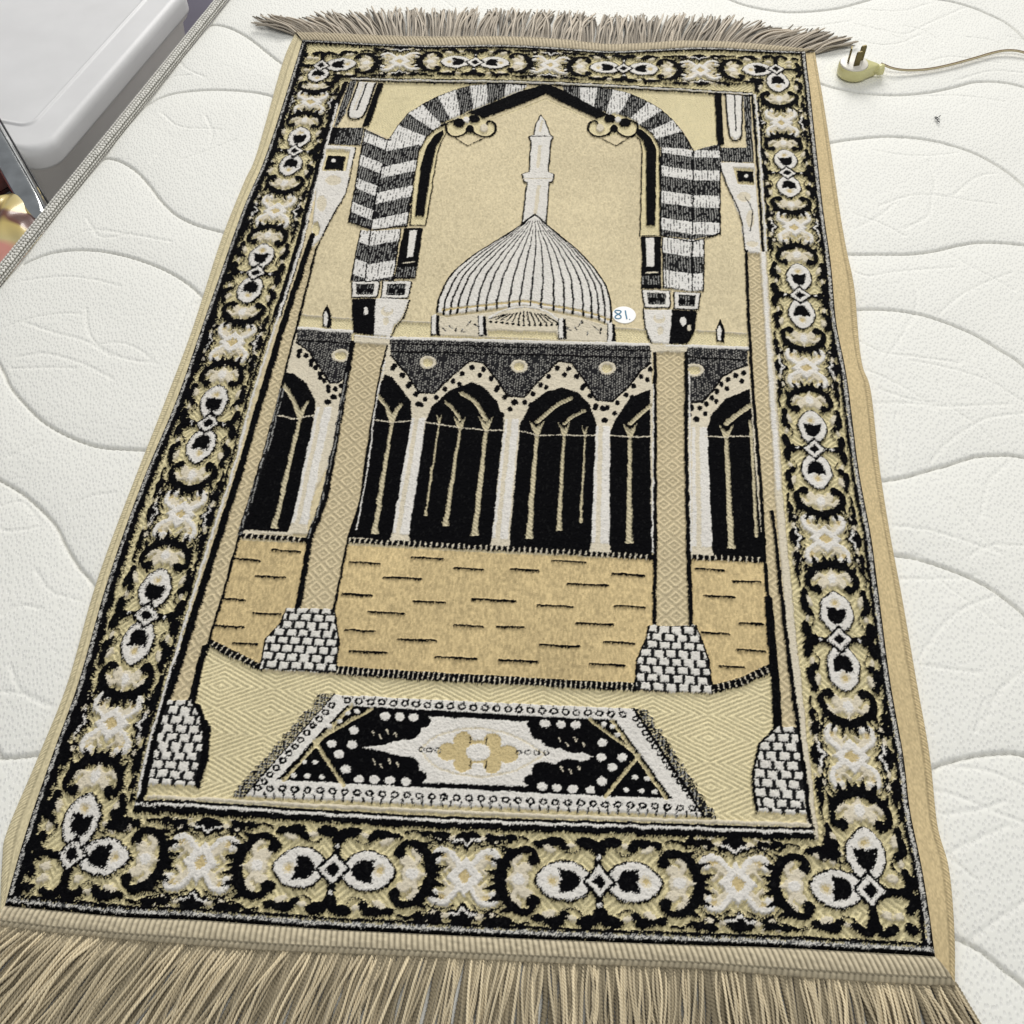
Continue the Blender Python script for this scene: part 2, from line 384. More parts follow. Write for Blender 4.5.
# drum
P(ECRU, [(437,316),(447,318),(495,312.5),(525,309),(545,312.5),(577,318),(612,328),(613,343),(437,336)])
for i in range(26):
    x = 443 + i * 6.6
    if 486 < x < 556: continue
    y = 325 + (x - 443) * .035 + random.uniform(-5, 5)
    L(HDARK, 1.3, [(x, y), (x + random.uniform(-3, 3), y + random.uniform(-3, 3)), (x + random.uniform(-4, 4), y + 3)])
P(CREAM, [(488,331),(556,333),(558,340),(488,337)])
for i in range(13):
    t = (i - 6) / 6; L(BLACK, 1.6, [(524 + t * 20, 313 + abs(t) * 3), (524 + t * 34, 325 + t * 2 - abs(t) * 3)]); E(BLACK, 524 + t * 33, 326.5 + t * 1.5 - abs(t) * 2, 1.6, 1.4)
L(WHITE, 2.5, [(489,319),(505,311),(524,308),(545,312),(558,321)], smooth=True)
for x, y in ((435,316), (482,317), (562,320), (611,325)):
    P(BLACK, [(x-4,y),(x+4,y),(x+5,y+20),(x-4,y+20)]); P(WHITE, [(x-3,y),(x+1,y-1),(x+1,y+19),(x-3,y+19)])
for x, y in ((327,307), (720,322)):
    P(BLACK, [(x,y-3),(x+4.5,y+8),(x+4,y+21),(x-4,y+20),(x-4.5,y+8)]); P(WHITE, [(x-1,y+4),(x+1,y+10),(x,y+20),(x-3,y+19),(x-3,y+9)])

# gate wall: cream ground, arches, columns, hatched frieze
P(ECRU, [(297,330),(352,333),(352,420),(292,536),(240,534)]); P(ECRU, [(390,338),(652,347),(652,556),(346,540)]); P(ECRU, [(684,347),(747,350),(764,558),(690,556)])
ARCH = [
 [(283,372),(296,376),(307,385),(316,402),(314,420),(292,533),(241,531),(272,417),(276,400)],
 [(385,375),(393,378),(400,387),(411,402),(412,420),(392,541),(349,538),(372,420),(376,396)],
 [(472,383),(484,388),(497,402),(504,422),(491,547),(407,543),(426,422),(432,407),(450,391)],
 [(562,388),(578,393),(590,406),(597,425),(592,552),(509,548),(520,425),(530,405),(545,393)],
 [(650,390),(630,399),(616,419),(610,432),(609,555),(652,557)],
 [(749,390),(725,400),(711,416),(706,434),(712,557),(763,559)]]
for a in ARCH:
    P(BLACK, a)
WCOL = [((317,408),(332,408),(306,533),(290,532)), ((412,419),(426,419),(408,543),(391,541)), ((505,420),(519,420),(507,548),(491,546)), ((596,427),(610,427),(609,552),(591,551)), ((692,428),(707,428),(712,556),(692,555))]
for a, b, c, d in WCOL:
    P(WHITE, [a, b, c, d]); L(ECRU, 4, [lerp(a, b, .35), lerp(d, c, .35)])
    P(ECRU, [lerp(a, d, .94), lerp(b, c, .94), (c[0] + 2, c[1] + 2), (d[0] - 2, d[1] + 2)])
def rope(a, b, w0, w1):
    w0 *= .88; w1 *= .92
    L(ROPE, w0, [a, b], w1=w1)
    x, y = b; s = w1 * .9
    P(ROPE, [(x - s*.45, y - 6),(x + s*.45, y - 6),(x + s, y + 4),(x - s, y + 4)])
    x, y = a; h = 13 if w1 > 3 else 9
    P(ROPE, [(x - w1 * .5, y),(x + w1 * .5, y),(x + w1 * 1.5, y - h),(x, y - h * .5),(x - w1 * 1.5, y - h)])
rope((300,420),(275,525),3.6,4.6); rope((392,423),(375,530),3.6,4.6)
rope((439,424),(426,512),1.3,2.2); rope((460,430),(446,522),2.4,4.4); rope((486,430),(475,532),3.8,5.4)
rope((537,434),(529,535),3.8,5.4); rope((564,436),(559,527),2.6,4.2); rope((585,435),(581,519),1.3,2.4)
rope((630,437),(629,540),3.8,5.2); rope((726,438),(731,545),4.2,5.4)
L(ROPE, 2.6, [(750,422),(753,470),(756,537)])
for pl, w in (([(300,414),(292,398),(284,386)],4),([(300,414),(308,402)],3),([(392,417),(386,406),(378,396)],3.5),([(392,417),(401,405)],3.5),
              ([(486,420),(479,408),(472,400),(462,394)],4),([(460,420),(455,411),(445,402)],3),
              ([(537,422),(548,413),(558,405),(571,399)],4),([(564,424),(573,417),(585,411)],3),([(630,424),(640,415),(650,406)],4),([(726,424),(736,416),(750,406)],5)):
    L(ROPE, w, pl, smooth=True)
for pl in ([(274,416),(284,417),(293,420),(314,416)],[(372,420),(393,423),(412,421)],[(426,423),(445,426),(465,429),(486,431),(504,431)],[(519,432),(540,436),(570,436),(597,436)],[(610,436),(630,438),(651,437)],[(706,437),(727,438),(752,437)]):
    L(ECRU, 1.1, pl)
Z0 = [(297,344),(309,352),(320,368),(330,383),(338,384),(345,378)]
Z1 = [(391,356),(408,376),(419,393),(434,394),(451,378),(470,362),(484,364),(498,382),(508,397),(524,398),(540,380),(558,362),(571,364),(585,382),(596,401),(612,402),(628,388),(640,372),(650,364)]
Z2 = [(687,403),(702,403),(712,392),(722,378),(736,370),(747,366)]
P(WALL, [(297,331),(352,333),(352,352)] + Z0[::-1]); P(WALL, [(390,339),(651,347)] + Z1[::-1]); P(WALL, [(685,348),(748,350)] + Z2[::-1])
for z in (Z0, Z1, Z2): L(BLACK, 2.2, z)
L(BLACK, 2.0, [(392,352),(650,359)]); L(BLACK, 1.5, [(390,344),(651,352)]); L(BLACK, 2, [(297,341),(352,344)]); L(BLACK, 2, [(686,358),(747,361)])
L(WHITE, 4.5, [(296,329),(352,332)]); L(WHITE, 4.5, [(388,338.5),(470,341),(651,346)]); L(WHITE, 4.5, [(688,347),(747,349)])
for z in (Z0, Z1, Z2):
    q = resample(np.array(z, float), int(len(z) * 3.3))
    for i, (x, y) in enumerate(q):
        if i % 2: E(BLACK, x, y + 6.3, 2.7, 2.8)
        elif i % 4 == 0: E(BLACK, x + 2, y + 13, 2.6, 2.6)
for x, y in ((328,403),(501,416),(605,421),(696,420),(403,413),(419,405),(515,403),(603,409),(690,407),(334,398)): E(BLACK, x, y, 3.6, 3)
for x, y, r in ((341,356,9),(428,363,8.5),(519,367,8.5),(607,369,8.5),(694,371,10)): E(ECRU, x, y, r, 6.5); E(CREAM, x, y, r - 3.5, 4)

# floor of the courtyard
P(FLOOR, [(238,540),(306,543),(350,545),(640,560),(764,560),(773,669),(744,682),(712,690),(640,688),(338,672),(262,668),(232,656),(208,644)])
dash = [(272,551,300),(236,560,259),(256,577,285),(224,600,245),(254,614,281),(217,627,243),(234,644,257),(350,563,380),(412,558,443),(384,578,421),(342,595,371),(414,602,445),(369,613,404),(346,631,374),(398,640,436),(350,652,386),
        (455,569,482),(511,570,538),(552,562,585),(612,575,644),(568,585,607),(472,600,515),(538,606,572),(615,607,644),(455,626,483),(497,627,523),(577,624,613),(540,646,580),(605,643,634),(436,658,476),(499,661,538),(590,665,625),
        (696,570,724),(733,582,760),(705,597,734),(740,624,763),(701,634,729),(737,651,765),(720,667,744)]
for a, y, b in dash: L(BLACK, 2.1, [(a, y - 0.6), (b, y + 1)])
def ticks(pts, w, step, base=BLACK, top=ECRU, tw=0.8, lean=0.5):
    q = mm(pts); d = np.linalg.norm(np.diff(q, axis=0), axis=1).sum(); q = resample(q, max(2, int(d / step)))
    stroke(base, q, w)
    for i in range(len(q) - 1):
        t = q[i + 1] - q[i]; t /= np.linalg.norm(t); nn = np.array([-t[1], t[0]])
        stroke(top, [q[i] - nn * w * .42, q[i] + nn * w * .42 + t * lean], tw)
ticks([(208,643),(232,655),(260,669)], 7, 4.0); ticks([(338,671),(440,677),(540,683),(637,688)], 7.5, 3.9); ticks([(712,690),(742,682),(771,668)], 7, 4.0)
ticks([(240,536),(306,540)], 4.5, 4.6, tw=1.2); ticks([(349,541),(500,549),(652,558)], 4.8, 4.6, tw=1.2); ticks([(691,558),(764,561)], 4.8, 4.6, tw=1.2)

# lower ground of flat weave with the woven little carpet
P(CREAM, [(196,646),(208,646),(232,659),(262,672),(338,676),(637,692),(712,694),(744,686),(773,672),(775,735),(812,834),(548,825),(308,815),(139,805),(150,745),(190,705)])
TL, TR, BR, BL = (335,695),(633,709),(704,817),(245,797)
for i in range(64):
    t = i / 63; a = lerp(TL, BL, t); b = lerp(TR, BR, t)
    j = random.uniform(-3, 3); L(HDARK, 1.0, [(a[0] - 13 + j, a[1] - 1), (a[0], a[1])]); j = random.uniform(-3, 3); L(HDARK, 1.0, [(b[0], b[1]), (b[0] + 13 + j, b[1] + 2)])
P(WHITE, [TL, TR, BR, BL]); L(BLACK, 1.4, [TL, BL]); L(BLACK, 2.2, [TR, BR])
def rings(a, b, n, r=3.3, cls=BLACK):
    for i in range(n):
        x, y = lerp(a, b, (i + .5) / n)
        q = mm(ell(x, y, r, r * .78, 12)); stroke(cls, q, 1.6, closed=True)
rings((342,701),(628,716),25); rings((252,788.5),(698,809.5),36); rings((335,703),(262,786),12, 3); rings((633,716),(692,800),12, 3)
for i in range(26):
    x, y = lerp((340,697),(628,711), (i + .2) / 26); L(HDARK, 1.2, [(x, y - 1), (x, y + 1.5)])
for i in range(46):
    x, y = lerp((250,795),(701,816), (i + .5) / 46); L(HDARK, 1.6, [(x, y - 2), (x + random.uniform(-2, 2), y + 2)])
inn = [(347,706),(616,721),(672,800),(277,781)]
P(BLACK, inn); IM = pmask(inn)
P(WHITE, [(426,715),(530,721),(545,738),(560,748),(578,752),(593,757),(580,764),(560,765),(545,772),(527,787),(420,783),(414,768),(400,756),(380,752),(362,748),(385,746),(408,738)], IM)
for x, y, rx, ry in ((380,734,19,11),(407,730,14,11),(422,722,9,7),(380,763,20,10),(406,767,14,10),(416,777,11,7),(540,731,11,9),(535,725,8,5),(556,740,15,9),(576,744,18,10),(545,772,13,10),(571,769,18,9),(533,781,10,6)): E(BLACK, x, y, rx, ry, IM)
L(BLACK, 3.4, [(372,712),(610,724)], clip=IM); L(BLACK, 3.4, [(300,781),(650,798)], clip=IM)
for x, y in ((374,733),(381,737),(388,732),(396,735),(374,762),(382,766),(390,761),(398,765),(560,740),(568,745),(576,740),(584,745),(562,769),(571,773),(579,768)):
    L(ECRU, .9, [(x - 1.5, y - 2), (x, y), (x + .5, y + 2.5)])
for pl in ([(372,709),(315,742),(344,786)],[(590,720),(639,756),(605,797)],[(352,706),(284,781)],[(612,721),(666,799)]): L(CREAM, 2.4, pl)
for x, y in ((385,717),(400,717.5),(414,718),(354,731),(332,745),(352,746),(339,755),(346,770),(359,780),(375,780),(390,781),(406,782),(545,724),(561,725.5),(576,726),(602,743),(601,758),(622,758),(612,768),(602,782),(542,787),(557,788),(573,790),(590,790.5)):
    E(WHITE, x, y, 5, 4)
for x, y in ((305,763),(316,763),(294,776),(308,777),(322,778),(348,714),(357,712),(340,722),(635,778),(647,779),(626,791),(641,792),(654,793),(604,725),(613,727),(618,735),(330,727)): E(WHITE, x, y, 3, 2.4)
for k in (1, -1):
    L(ECRU, 1.6, [(420,750),(440,752 - 17 * k),(478,753 - 24 * k),(515,754 - 17 * k),(545,755)], smooth=True)
for x, y, rx, ry in ((463,742,9.5,10),(463,763,9.5,10),(492,743,9.5,10),(492,764,9.5,10),(448,752,11,9),(508,754.5,11,9),(478,752,20,12)): E(GOLD, x, y, rx, ry)
E(WHITE, 478, 752.5, 12, 9); L(BLACK, 1.0, [(470,737),(470,744)]); L(BLACK, 1.0, [(486,738),(486,745)]); L(BLACK, 1.0, [(470,761),(470,768)]); L(BLACK, 1.0, [(486,762),(486,769)])
for x in (422, 430, 438, 519, 528, 537, 546): stroke(HDARK, mm(ell(x, 750 + (x - 422) * .03, 2.8, 2.2, 10)), 1, closed=True)

# main columns
def shaft(pl, pr, wl, wr):
    P(COLPAT, pl + pr[::-1])
    L(BLACK, wl, [(x - 2, y) for x, y in pl]); L(BLACK, wr, [(x + 1, y) for x, y in pr])
shaft([(355,343),(350,370),(337,446),(327,500),(312,540),(300,610)], [(388,342),(380,370),(367,446),(360,500),(347,540),(333,610)], 5.0, 2.2)
L(HDARK, 3, [(347,375),(335,440),(322,500),(308,538)]); L(WHITE, 1.2, [(385,362),(375,410),(368,470),(357,530)])
shaft([(657,352),(657,446),(657,540),(656,628)], [(685,352),(685,446),(687,540),(690,628)], 3.6, 3.6)
L(WHITE, 1.2, [(653,385),(653,470),(652,553)]); L(WHITE, 1.2, [(689,372),(690,470),(691,552)])
P(BRICK, [(287,609),(334,609),(339,640),(336,674),(260,670),(266,640),(280,625)]); L(BLACK, 1.6, [(334,609),(339,640),(336,674)]); L(BLACK, 1.4, [(287,609),(280,625),(266,640),(260,670)])
P(BRICK, [(649,626),(695,626),(701,640),(709,662),(712,694),(635,691),(637,660),(645,642)]); L(BLACK, 1.6, [(695,626),(701,640),(709,662),(712,694)]); L(BLACK, 1.6, [(649,626),(645,642),(637,660),(635,691)])
# pilasters and voussoirs
def chevrons(lp, cp, rp, ys, slope_l, slope_r, first):
    """two faces meeting on the line cp, striped in a V"""
    ml, mr = pmask(lp + cp[::-1]), pmask(cp + rp[::-1])
    P(HDARK, lp + cp[::-1]); P(HDARK, cp + rp[::-1])
    cx = cp[0][0]; W = 45
    for i in range(0, len(ys) - 1, 2):
        a, b = ys[i], ys[i + 1]
        P(HLIGHT, [(cx - W, a - W * slope_l),(cx, a),(cx, b),(cx - W, b - W * slope_l)], ml)
        P(HLIGHT, [(cx - 28, a + 28 * slope_r),(cx, a),(cx + W, a - W * slope_r),(cx + W, b - W * slope_r),(cx, b),(cx - 28, b + 28 * slope_r)], mr)
        P(HLIGHT, [(cx - 28, a),(cx, a),(cx + 1, b),(cx - 28, b)], mr) if False else None
    L(BLACK, 1.6, cp); L(BLACK, 1.6, lp); L(BLACK, 1.6, rp)
chevrons([(365,129),(360,160),(355,190),(349,223)], [(388,140),(383,165),(377,195),(371,230)], [(428,138),(418,165),(412,195),(407,227)], [142,152,167,178,192,203,218,228.5], .42, .22, 1)
chevrons([(361,231),(356,255),(351,281)], [(371,232),(368,255),(365,282)], [(401,230),(397,255),(393,281)], [231,247,265,281], .35, .18, 1)
L(BLACK, 2, [(349,223),(372,231),(407,227)])
chevrons([(661,143),(661,190),(661,236)], [(693,151),(693,190),(692,240)], [(720,144),(720,190),(720,235)], [151,158,171,181,196,208,223,235], .15, -.02, 0)
chevrons([(662,238),(663,262),(663,289)], [(692,240),(692,265),(692,292)], [(704,240),(704,265),(703,292)], [241,258,275,292], .15, .08, 0)
L(BLACK, 2, [(661,236),(692,243),(720,234)])
# right faces of the right pilaster climb towards the edge
Lo = [(527,88),(505,86.5),(487,86.5),(470,87.5),(455,91),(438,97),(422,105),(408,114),(398,126),(389,140)]
Li = [(522,95),(505,101),(488,108),(474,113),(461,117),(451,121),(442,125),(434,131),(428,138),(424,147)]
Ro = [(562,89),(580,90),(597,90.5),(613,92),(631,96),(648,103),(662,111),(673,121),(682,132),(693,150)]
Ri = [(566,97),(580,102),(594,108),(606,113),(617,118),(627,122),(637,127),(646,133),(654,140),(660,148)]
for o, i_, st in ((Lo, Li, 1), (Ro, Ri, 0)):
    for k in range(9):
        P(HLIGHT if (k + st) % 2 else HDARK, [o[k], o[k + 1], i_[k + 1], i_[k]])
    L(BLACK, 1.5, o)
# black moulding of the arch
P(BLACK, [(546,87),(560,91),(605,113),(632,127),(626,133),(600,121),(546,95.5),(490,116),(446,132),(440,126),(470,112),(520,93)])
L(CREAM, 1.3, [(441,124),(470,111),(520,92),(546,86.5)]); L(CREAM, 1.6, [(546,99),(600,123),(622,133)]); L(CREAM, 1.6, [(546,99),(490,119),(452,132)])
mould_l = [(446,125),(436,129),(426,138),(419,152),(414,180),(410,226),(426,226),(432,190),(437,155),(441,143),(447,132)]
P(CREAM, mould_l); P(BLACK, [(443,130),(434,136),(427,146),(421,165),(418,190),(415,217),(424,217),(429,185),(433,160),(437,146),(444,135)]); L(BLACK, 1.4, mould_l, closed=True)
mould_r = [(628,124),(640,126),(652,134),(659,146),(660,180),(660,236),(640,236),(641,190),(642,150),(640,140),(630,132)]
P(CREAM, mould_r); P(BLACK, [(632,128),(642,130),(651,138),(656,148),(656,190),(655,226),(646,226),(646,190),(646,152),(643,141),(634,133)]); L(BLACK, 1.4, mould_r, closed=True)
# dark little niches under the mouldings
P(BLACK, [(404,229),(423,229),(416,279),(394,280)]); P(WHITE, [(410,232),(417,232),(413,258),(407,259)]); P(HDARK, [(398,268),(417,268),(415,278),(396,278)]); L(ECRU, 1.6, [(404,264),(414,263)])
P(BLACK, [(641,237),(661,237),(661,290),(641,290)]); P(WHITE, [(646,239),(654,239),(654,268),(646,268)]); P(HDARK, [(642,277),(660,277),(660,286),(642,286)]); L(ECRU, 2, [(646,274),(657,274)])
# capitals of the main columns
for q in ([(352,282),(380,282),(377,298),(352,298)],[(383,282),(412,282),(408,299),(381,299)],[(642,291),(670,292),(670,309),(644,309)],[(674,293),(700,294),(698,311),(674,310)]):
    P(WHITE, q); L(BLACK, 1.5, q, closed=True); c = np.mean(q, axis=0); q2 = [lerp(p, c, .38) for p in q]; P(HDARK, q2); L(BLACK, 1.2, q2, closed=True); E(BLACK, c[0] - 4, c[1] + 1, 3.2, 2.6); E(BLACK, c[0] + 5, c[1] + 1, 3.2, 2.6)
P(BLACK, [(352,299),(376,299),(374,336),(353,333)]); P(WHITE, [(376,299),(409,300),(402,318),(394,326),(390,337),(374,336)]); L(BLACK, 1.6, [(410,300),(403,319),(396,326),(391,338)])
E(WHITE, 366, 312, 2.5, 4); E(ECRU, 387, 312, 6, 5); E(WHITE, 388, 310, 4, 3); E(ECRU, 386, 322, 3, 4)
P(WHITE, [(644,311),(672,311),(670,345),(652,344),(645,330)]); P(BLACK, [(672,311),(697,312),(694,333),(687,345),(669,345)]); L(BLACK, 1.6, [(643,310),(645,330),(652,345)])
E(ECRU, 659, 320, 6, 5); E(WHITE, 659, 318, 4, 3.2); E(ECRU, 660, 332, 3, 4); E(WHITE, 683, 323, 3, 4.5); E(ECRU, 689, 329, 2, 3)
P(ECRU, [(354,335),(391,338),(389,345),(354,343)]); L(WHITE, 2.4, [(355,336),(390,339)]); P(ECRU, [(649,345),(688,346),(687,353),(651,353)]); L(WHITE, 2.4, [(666,347),(687,347)])

# ornaments hanging under the arch
for mx in (0, 1):
    f = (lambda pts: [(470 + (x - 470), y) for x, y in pts]) if mx == 0 else (lambda pts: [(614 - (x - 470) * 1.0, y) for x, y in pts])
    P(CREAM, f([(446,122),(468,113),(494,121),(496,131),(484,137),(468,134),(455,137),(446,131)]))
    L(BLACK, 3.0, f([(453,121),(447,124),(447,132),(454,137),(463,135),(470,130),(477,135),(487,137),(495,132),(495,124),(489,121),(486,125)]), smooth=True)
    E(BLACK, *f([(459,123)])[0], 6, 4.5); E(BLACK, *f([(474,119)])[0], 6, 4); E(BLACK, *f([(470,129)])[0], 4, 4)
    E(WHITE, *f([(466,120)])[0], 3, 3); E(ECRU, *f([(484,128)])[0], 4, 4)
    L(BLACK, 1.2, f([(455,138),(468,146),(484,138)]))

# left edge: loops, band, capital, slim shaft and brick foot
P(BLACK, [(378,84),(384,84),(369,127),(362,127)])
P(SATIN, [(352,82),(378,84),(362,127),(336,127)])
P(HDARK, [(350,82),(357,82),(345,115),(337,127),(334,127),(341,104)])
P(WHITE, [(359,83),(376,84),(366,112),(359,119),(349,118),(347,112)]); L(BLACK, 2.4, [(359,83),(349,110),(350,119),(359,119),(366,112),(376,84)], smooth=True); L(BLACK, 2.0, [(367,85),(357,111)]); L(ECRU, 1.2, [(364,85),(354,111)])
P(HDARK, [(331,128),(364,128),(361,146),(327,145)]); P(BLACK, [(331,128),(340,128),(334,145),(326,145)])
P(WHITE, [(326,146),(356,148),(350,172),(346,195),(330,222),(320,240),(309,250),(314,215),(318,180)]); P(CREAM, [(327,150),(350,151),(346,172),(322,172)]); P(BLACK, [(328,156),(346,157),(343,171),(324,170)]); E(WHITE, 334, 162, 2, 2)
E(ECRU, 334, 182, 8, 5); E(ECRU, 322, 205, 5, 8); E(CREAM, 316, 230, 4, 7); L(BLACK, 1.4, [(356,148),(350,178),(346,195),(330,222),(318,246)])
P(COLPAT, [(304,248),(318,248),(298,318),(280,390),(262,470),(238,545),(206,648),(188,700),(170,700),(196,620),(232,490),(262,385),(284,318)])
stroke(BLACK, mm([(313,236),(306,255),(284,325),(258,410),(236,485),(207,575),(182,655),(166,705),(142,796)]), 6.5)
stroke(BLACK, mm([(346,84),(335,108),(324,150),(313,192),(300,247),(278,318)]), 7)
stroke(WHITE, mm([(337,105),(326,150),(315,192),(302,245),(280,315),(255,390),(230,482),(202,567),(176,655),(152,735),(138,797)]), 2.6)
stroke(BLACK, mm([(332,105),(321,150),(310,192),(297,245),(275,315),(250,390),(225,482),(197,567),(171,655),(147,735),(131,803)]), 2.4)
stroke(BLACK, mm([(317,247),(304,300),(285,376),(268,440),(244,520),(225,590),(207,650)]), 2.6)
stroke(HDARK, mm([(282,390),(270,440),(254,490),(240,534)]), 4.5)
stroke(BLACK, mm([(205,648),(197,680),(192,703)]), 5.5)
P(BLACK, [(192,698),(202,708),(211,730),(209,760),(200,789),(190,786)])
P(BRICK, [(169,701),(191,701),(200,717),(204,742),(195,787),(149,785),(158,740)])
# right edge
P(BLACK, [(714,94),(721,94),(724,145),(717,145)])
P(SATIN, [(722,94),(750,96),(752,148),(724,147)])
P(WHITE, [(725,95),(741,96),(741,136),(736,141),(730,136)]); L(BLACK, 2.0, [(725,95),(729,134),(735,141),(741,136),(742,97)], smooth=True); L(BLACK, 1.6, [(734,97),(736,132)])
P(HDARK, [(743,96),(750,96),(753,148),(746,148)])
P(HDARK, [(721,148),(753,148),(754,163),(720,162)])
P(WHITE, [(719,163),(754,164),(761,254),(744,253),(741,222),(728,188)]); L(BLACK, 1.4, [(719,163),(726,185),(738,210),(742,225),(745,253)]); P(CREAM, [(733,168),(753,169),(755,186),(738,185)]); P(BLACK, [(736,171),(753,172),(754,183),(738,182)]); E(WHITE, 746, 177, 2, 2)
E(ECRU, 744, 198, 7, 5); E(ECRU, 750, 220, 4, 9); E(ECRU, 752, 245, 6, 3); L(BLACK, 1.2, [(745,198),(752,212),(750,232)], smooth=True)
P(COLPAT, [(746,253),(763,254),(771,370),(779,500),(788,600),(798,728),(775,728),(772,650),(760,500),(752,380)])
stroke(ECRU, mm([(763,254),(771,370),(779,500),(788,600),(800,715),(813,836)]), 7)
stroke(WHITE, mm([(763,254),(770,370),(778,490)]), 4)
stroke(BLACK, mm([(746,252),(748,310),(753,400),(761,490),(764,560),(770,620)]), 3.4)
stroke(BLACK, mm([(768,600),(773,660),(778,726)]), 7)
stroke(BLACK, mm([(772,512),(777,560),(786,640),(797,724),(811,832)]), 3.4)
stroke(BLACK, mm([(752,96),(757,160),(763,252)]), 3.0); stroke(WHITE, mm([(755,96),(760,160),(766,252)]), 2.6); stroke(BLACK, mm([(758,98),(763,160),(769,250)]), 2.2)
P(BRICK, [(776,727),(796,727),(806,815),(756,812),(752,775),(760,744)]); L(BLACK, 2.2, [(776,727),(760,744),(752,775),(756,812)])
# rails of the frame, top and bottom
for dy, w, c in ((0, 3.0, BLACK), (3.4, 2.8, WHITE), (7.6, 5.0, BLACK)):
    L(c, w, [(137,802 + dy),(180,803 + dy),(308,811 + dy),(436,818 + dy),(548,821.5 + dy),(676,826 + dy),(812,830 + dy)])
L(ECRU, 3, [(150,797),(308,805.5),(548,816),(676,821),(808,825)])
for dy, w, c in ((-1.7, 2.4, BLACK), (-.4, 2.2, WHITE), (1.2, 2.6, BLACK)):
    L(c, w, [(351,80 + dy),(400,82 + dy),(496,84.5 + dy),(546,86.5 + dy),(608,89 + dy),(680,92 + dy),(752,96 + dy)])

# ---- colours and pile height of the raster ---------------------------------------
gx = (X0 + (np.arange(NX) + 0.5) * RES)[None, :].repeat(NY, 0).astype(np.float32)
gy = (Y0 + (np.arange(NY) + 0.5) * RES)[:, None].repeat(NX, 1).astype(np.float32)
PAL = {CREAM: (.78,.685,.43), BLACK: (.0022,.0022,.003), WHITE: (.72,.69,.645), ECRU: (.66,.595,.47), SATIN: (.62,.53,.345), HDARK: (.010,.010,.011), HLIGHT: (.72,.70,.67),
       WALL: (.016,.016,.018), BRICK: (.72,.69,.64), COLPAT: (.57,.48,.31), RIB: (.68,.60,.36), GOLD: (.56,.45,.24), FLOOR: (.56,.435,.23), ROPE: (.66,.585,.40), SPECK: (.56,.54,.50), EDGE: (.5,.4,.25)}
HGT = {CREAM: 0.0, BLACK: 2.3, WHITE: 2.5, ECRU: 2.2, SATIN: 1.1, HDARK: 2.1, HLIGHT: 2.3, WALL: 1.9, BRICK: 2.3, COLPAT: 0.35, RIB: 0.0, GOLD: 1.9, FLOOR: 1.3, ROPE: 0.5, SPECK: 2, EDGE: .5}
pal = np.array([PAL[i] for i in range(16)], np.float32); hgt = np.array([HGT[i] for i in range(16)], np.float32)
COLR = pal[CLS].copy(); HT_ = hgt[CLS].copy()
def setc(m, rgb, dh=0.0):
    COLR[m] = rgb
    if dh: HT_[m] += dh
rowh = np.floor(gy / 1.5); 
# voussoir stitches: short upright dashes
gxw = gx + 0.5 * value_noise(gx, gy, 9, 11)
cc = np.floor(gxw / 2.7); fr = (gxw / 2.7) % 1
dashn = hash2(cc, np.floor((gy + 6.1 * hash2(cc, cc * 0, 5)) / 4.2), 1)
setc((CLS == HDARK) & (dashn > 0.22) & (fr > 0.3) & (fr < .66), (.30,.295,.28))
cc = np.floor(gxw / 3.3); fr = (gxw / 3.3) % 1; dashn = hash2(cc, np.floor((gy + 6.1 * hash2(cc, cc * 0, 7)) / 3.8), 2)
setc((CLS == HLIGHT) & (dashn < 0.62) & (fr > 0.36) & (fr < .62), (.06,.06,.06), -0.5)
m = CLS == SPECK; setc(m & (hash2(np.floor((gx + gy) / 1.3), np.floor((gx - gy) / 1.3), 15) < .38), (.10, .10, .10), -.4)
# frieze: regular rows of small light stitches
c2 = (gx / 2.3) % 1; r2 = ((gy + 1.6 * (np.floor(gx / 2.3) % 2)) / 3.4) % 1; hh = hash2(np.floor(gx / 2.3), np.floor(gy / 3.4), 3)
setc((CLS == WALL) & (c2 < .46) & (r2 < .66) & (hh > .22), (.27,.26,.24))
# bricks
gyb = gy + .7 * value_noise(gx, gy, 6, 45); row = np.floor(gyb / 7.2); fy = (gyb / 7.2) % 1; bx = (gx + 4.9 * (row % 2) + 1.0 * hash2(row, row, 9)) / 9.8; fx = bx % 1
joint = (fx < .28) | ((fy < .22) & (hash2(np.floor(bx * 2), row, 4) > .15))
m = CLS == BRICK; setc(m & joint, (.012,.012,.013), -0.5)
HT_[m] += 0.5 * (np.clip(1 - np.abs(fx[m] - .58) * 2.2, 0, 1))
# flat weave: concentric lozenges in raised ribs
m = CLS == CREAM
big = gy < 320
dx = np.where(big, np.abs(((gx + 10) / 84) % 1 - .5) * 84, np.abs((gx / 16) % 1 - .5) * 16)
dy = np.where(big, np.abs((gy / 38) % 1 - .5) * 38 * 2.1, np.abs((gy / 12) % 1 - .5) * 12)
ph = np.where(big, (dx + dy) / 7.6, (dx + dy) / 3.0)
rib = 0.5 + 0.5 * np.sin(2 * PI * ph)
fine = 0.5 + 0.5 * np.sin(2 * PI * (gx / 1.5 + 0.25 * np.floor(gy / 1.5)))
HT_[m] += (rib * 0.8 + fine * 0.15)[m]
COLR[m] *= (0.70 + 0.42 * rib * (0.6 + 0.4 * fine))[m][:, None]
# border ground: diagonal ribs mirrored around each motif
m = CLS == RIB
sgn = np.where(np.floor(gx / 31) % 2 == np.floor(gy / 31) % 2, 1.0, -1.0)
rib = 0.5 + 0.5 * np.sin(2 * PI * (gx + sgn * gy) / 5.6)
HT_[m] += rib[m] * 0.75; COLR[m] *= (0.62 + 0.54 * rib)[m][:, None]
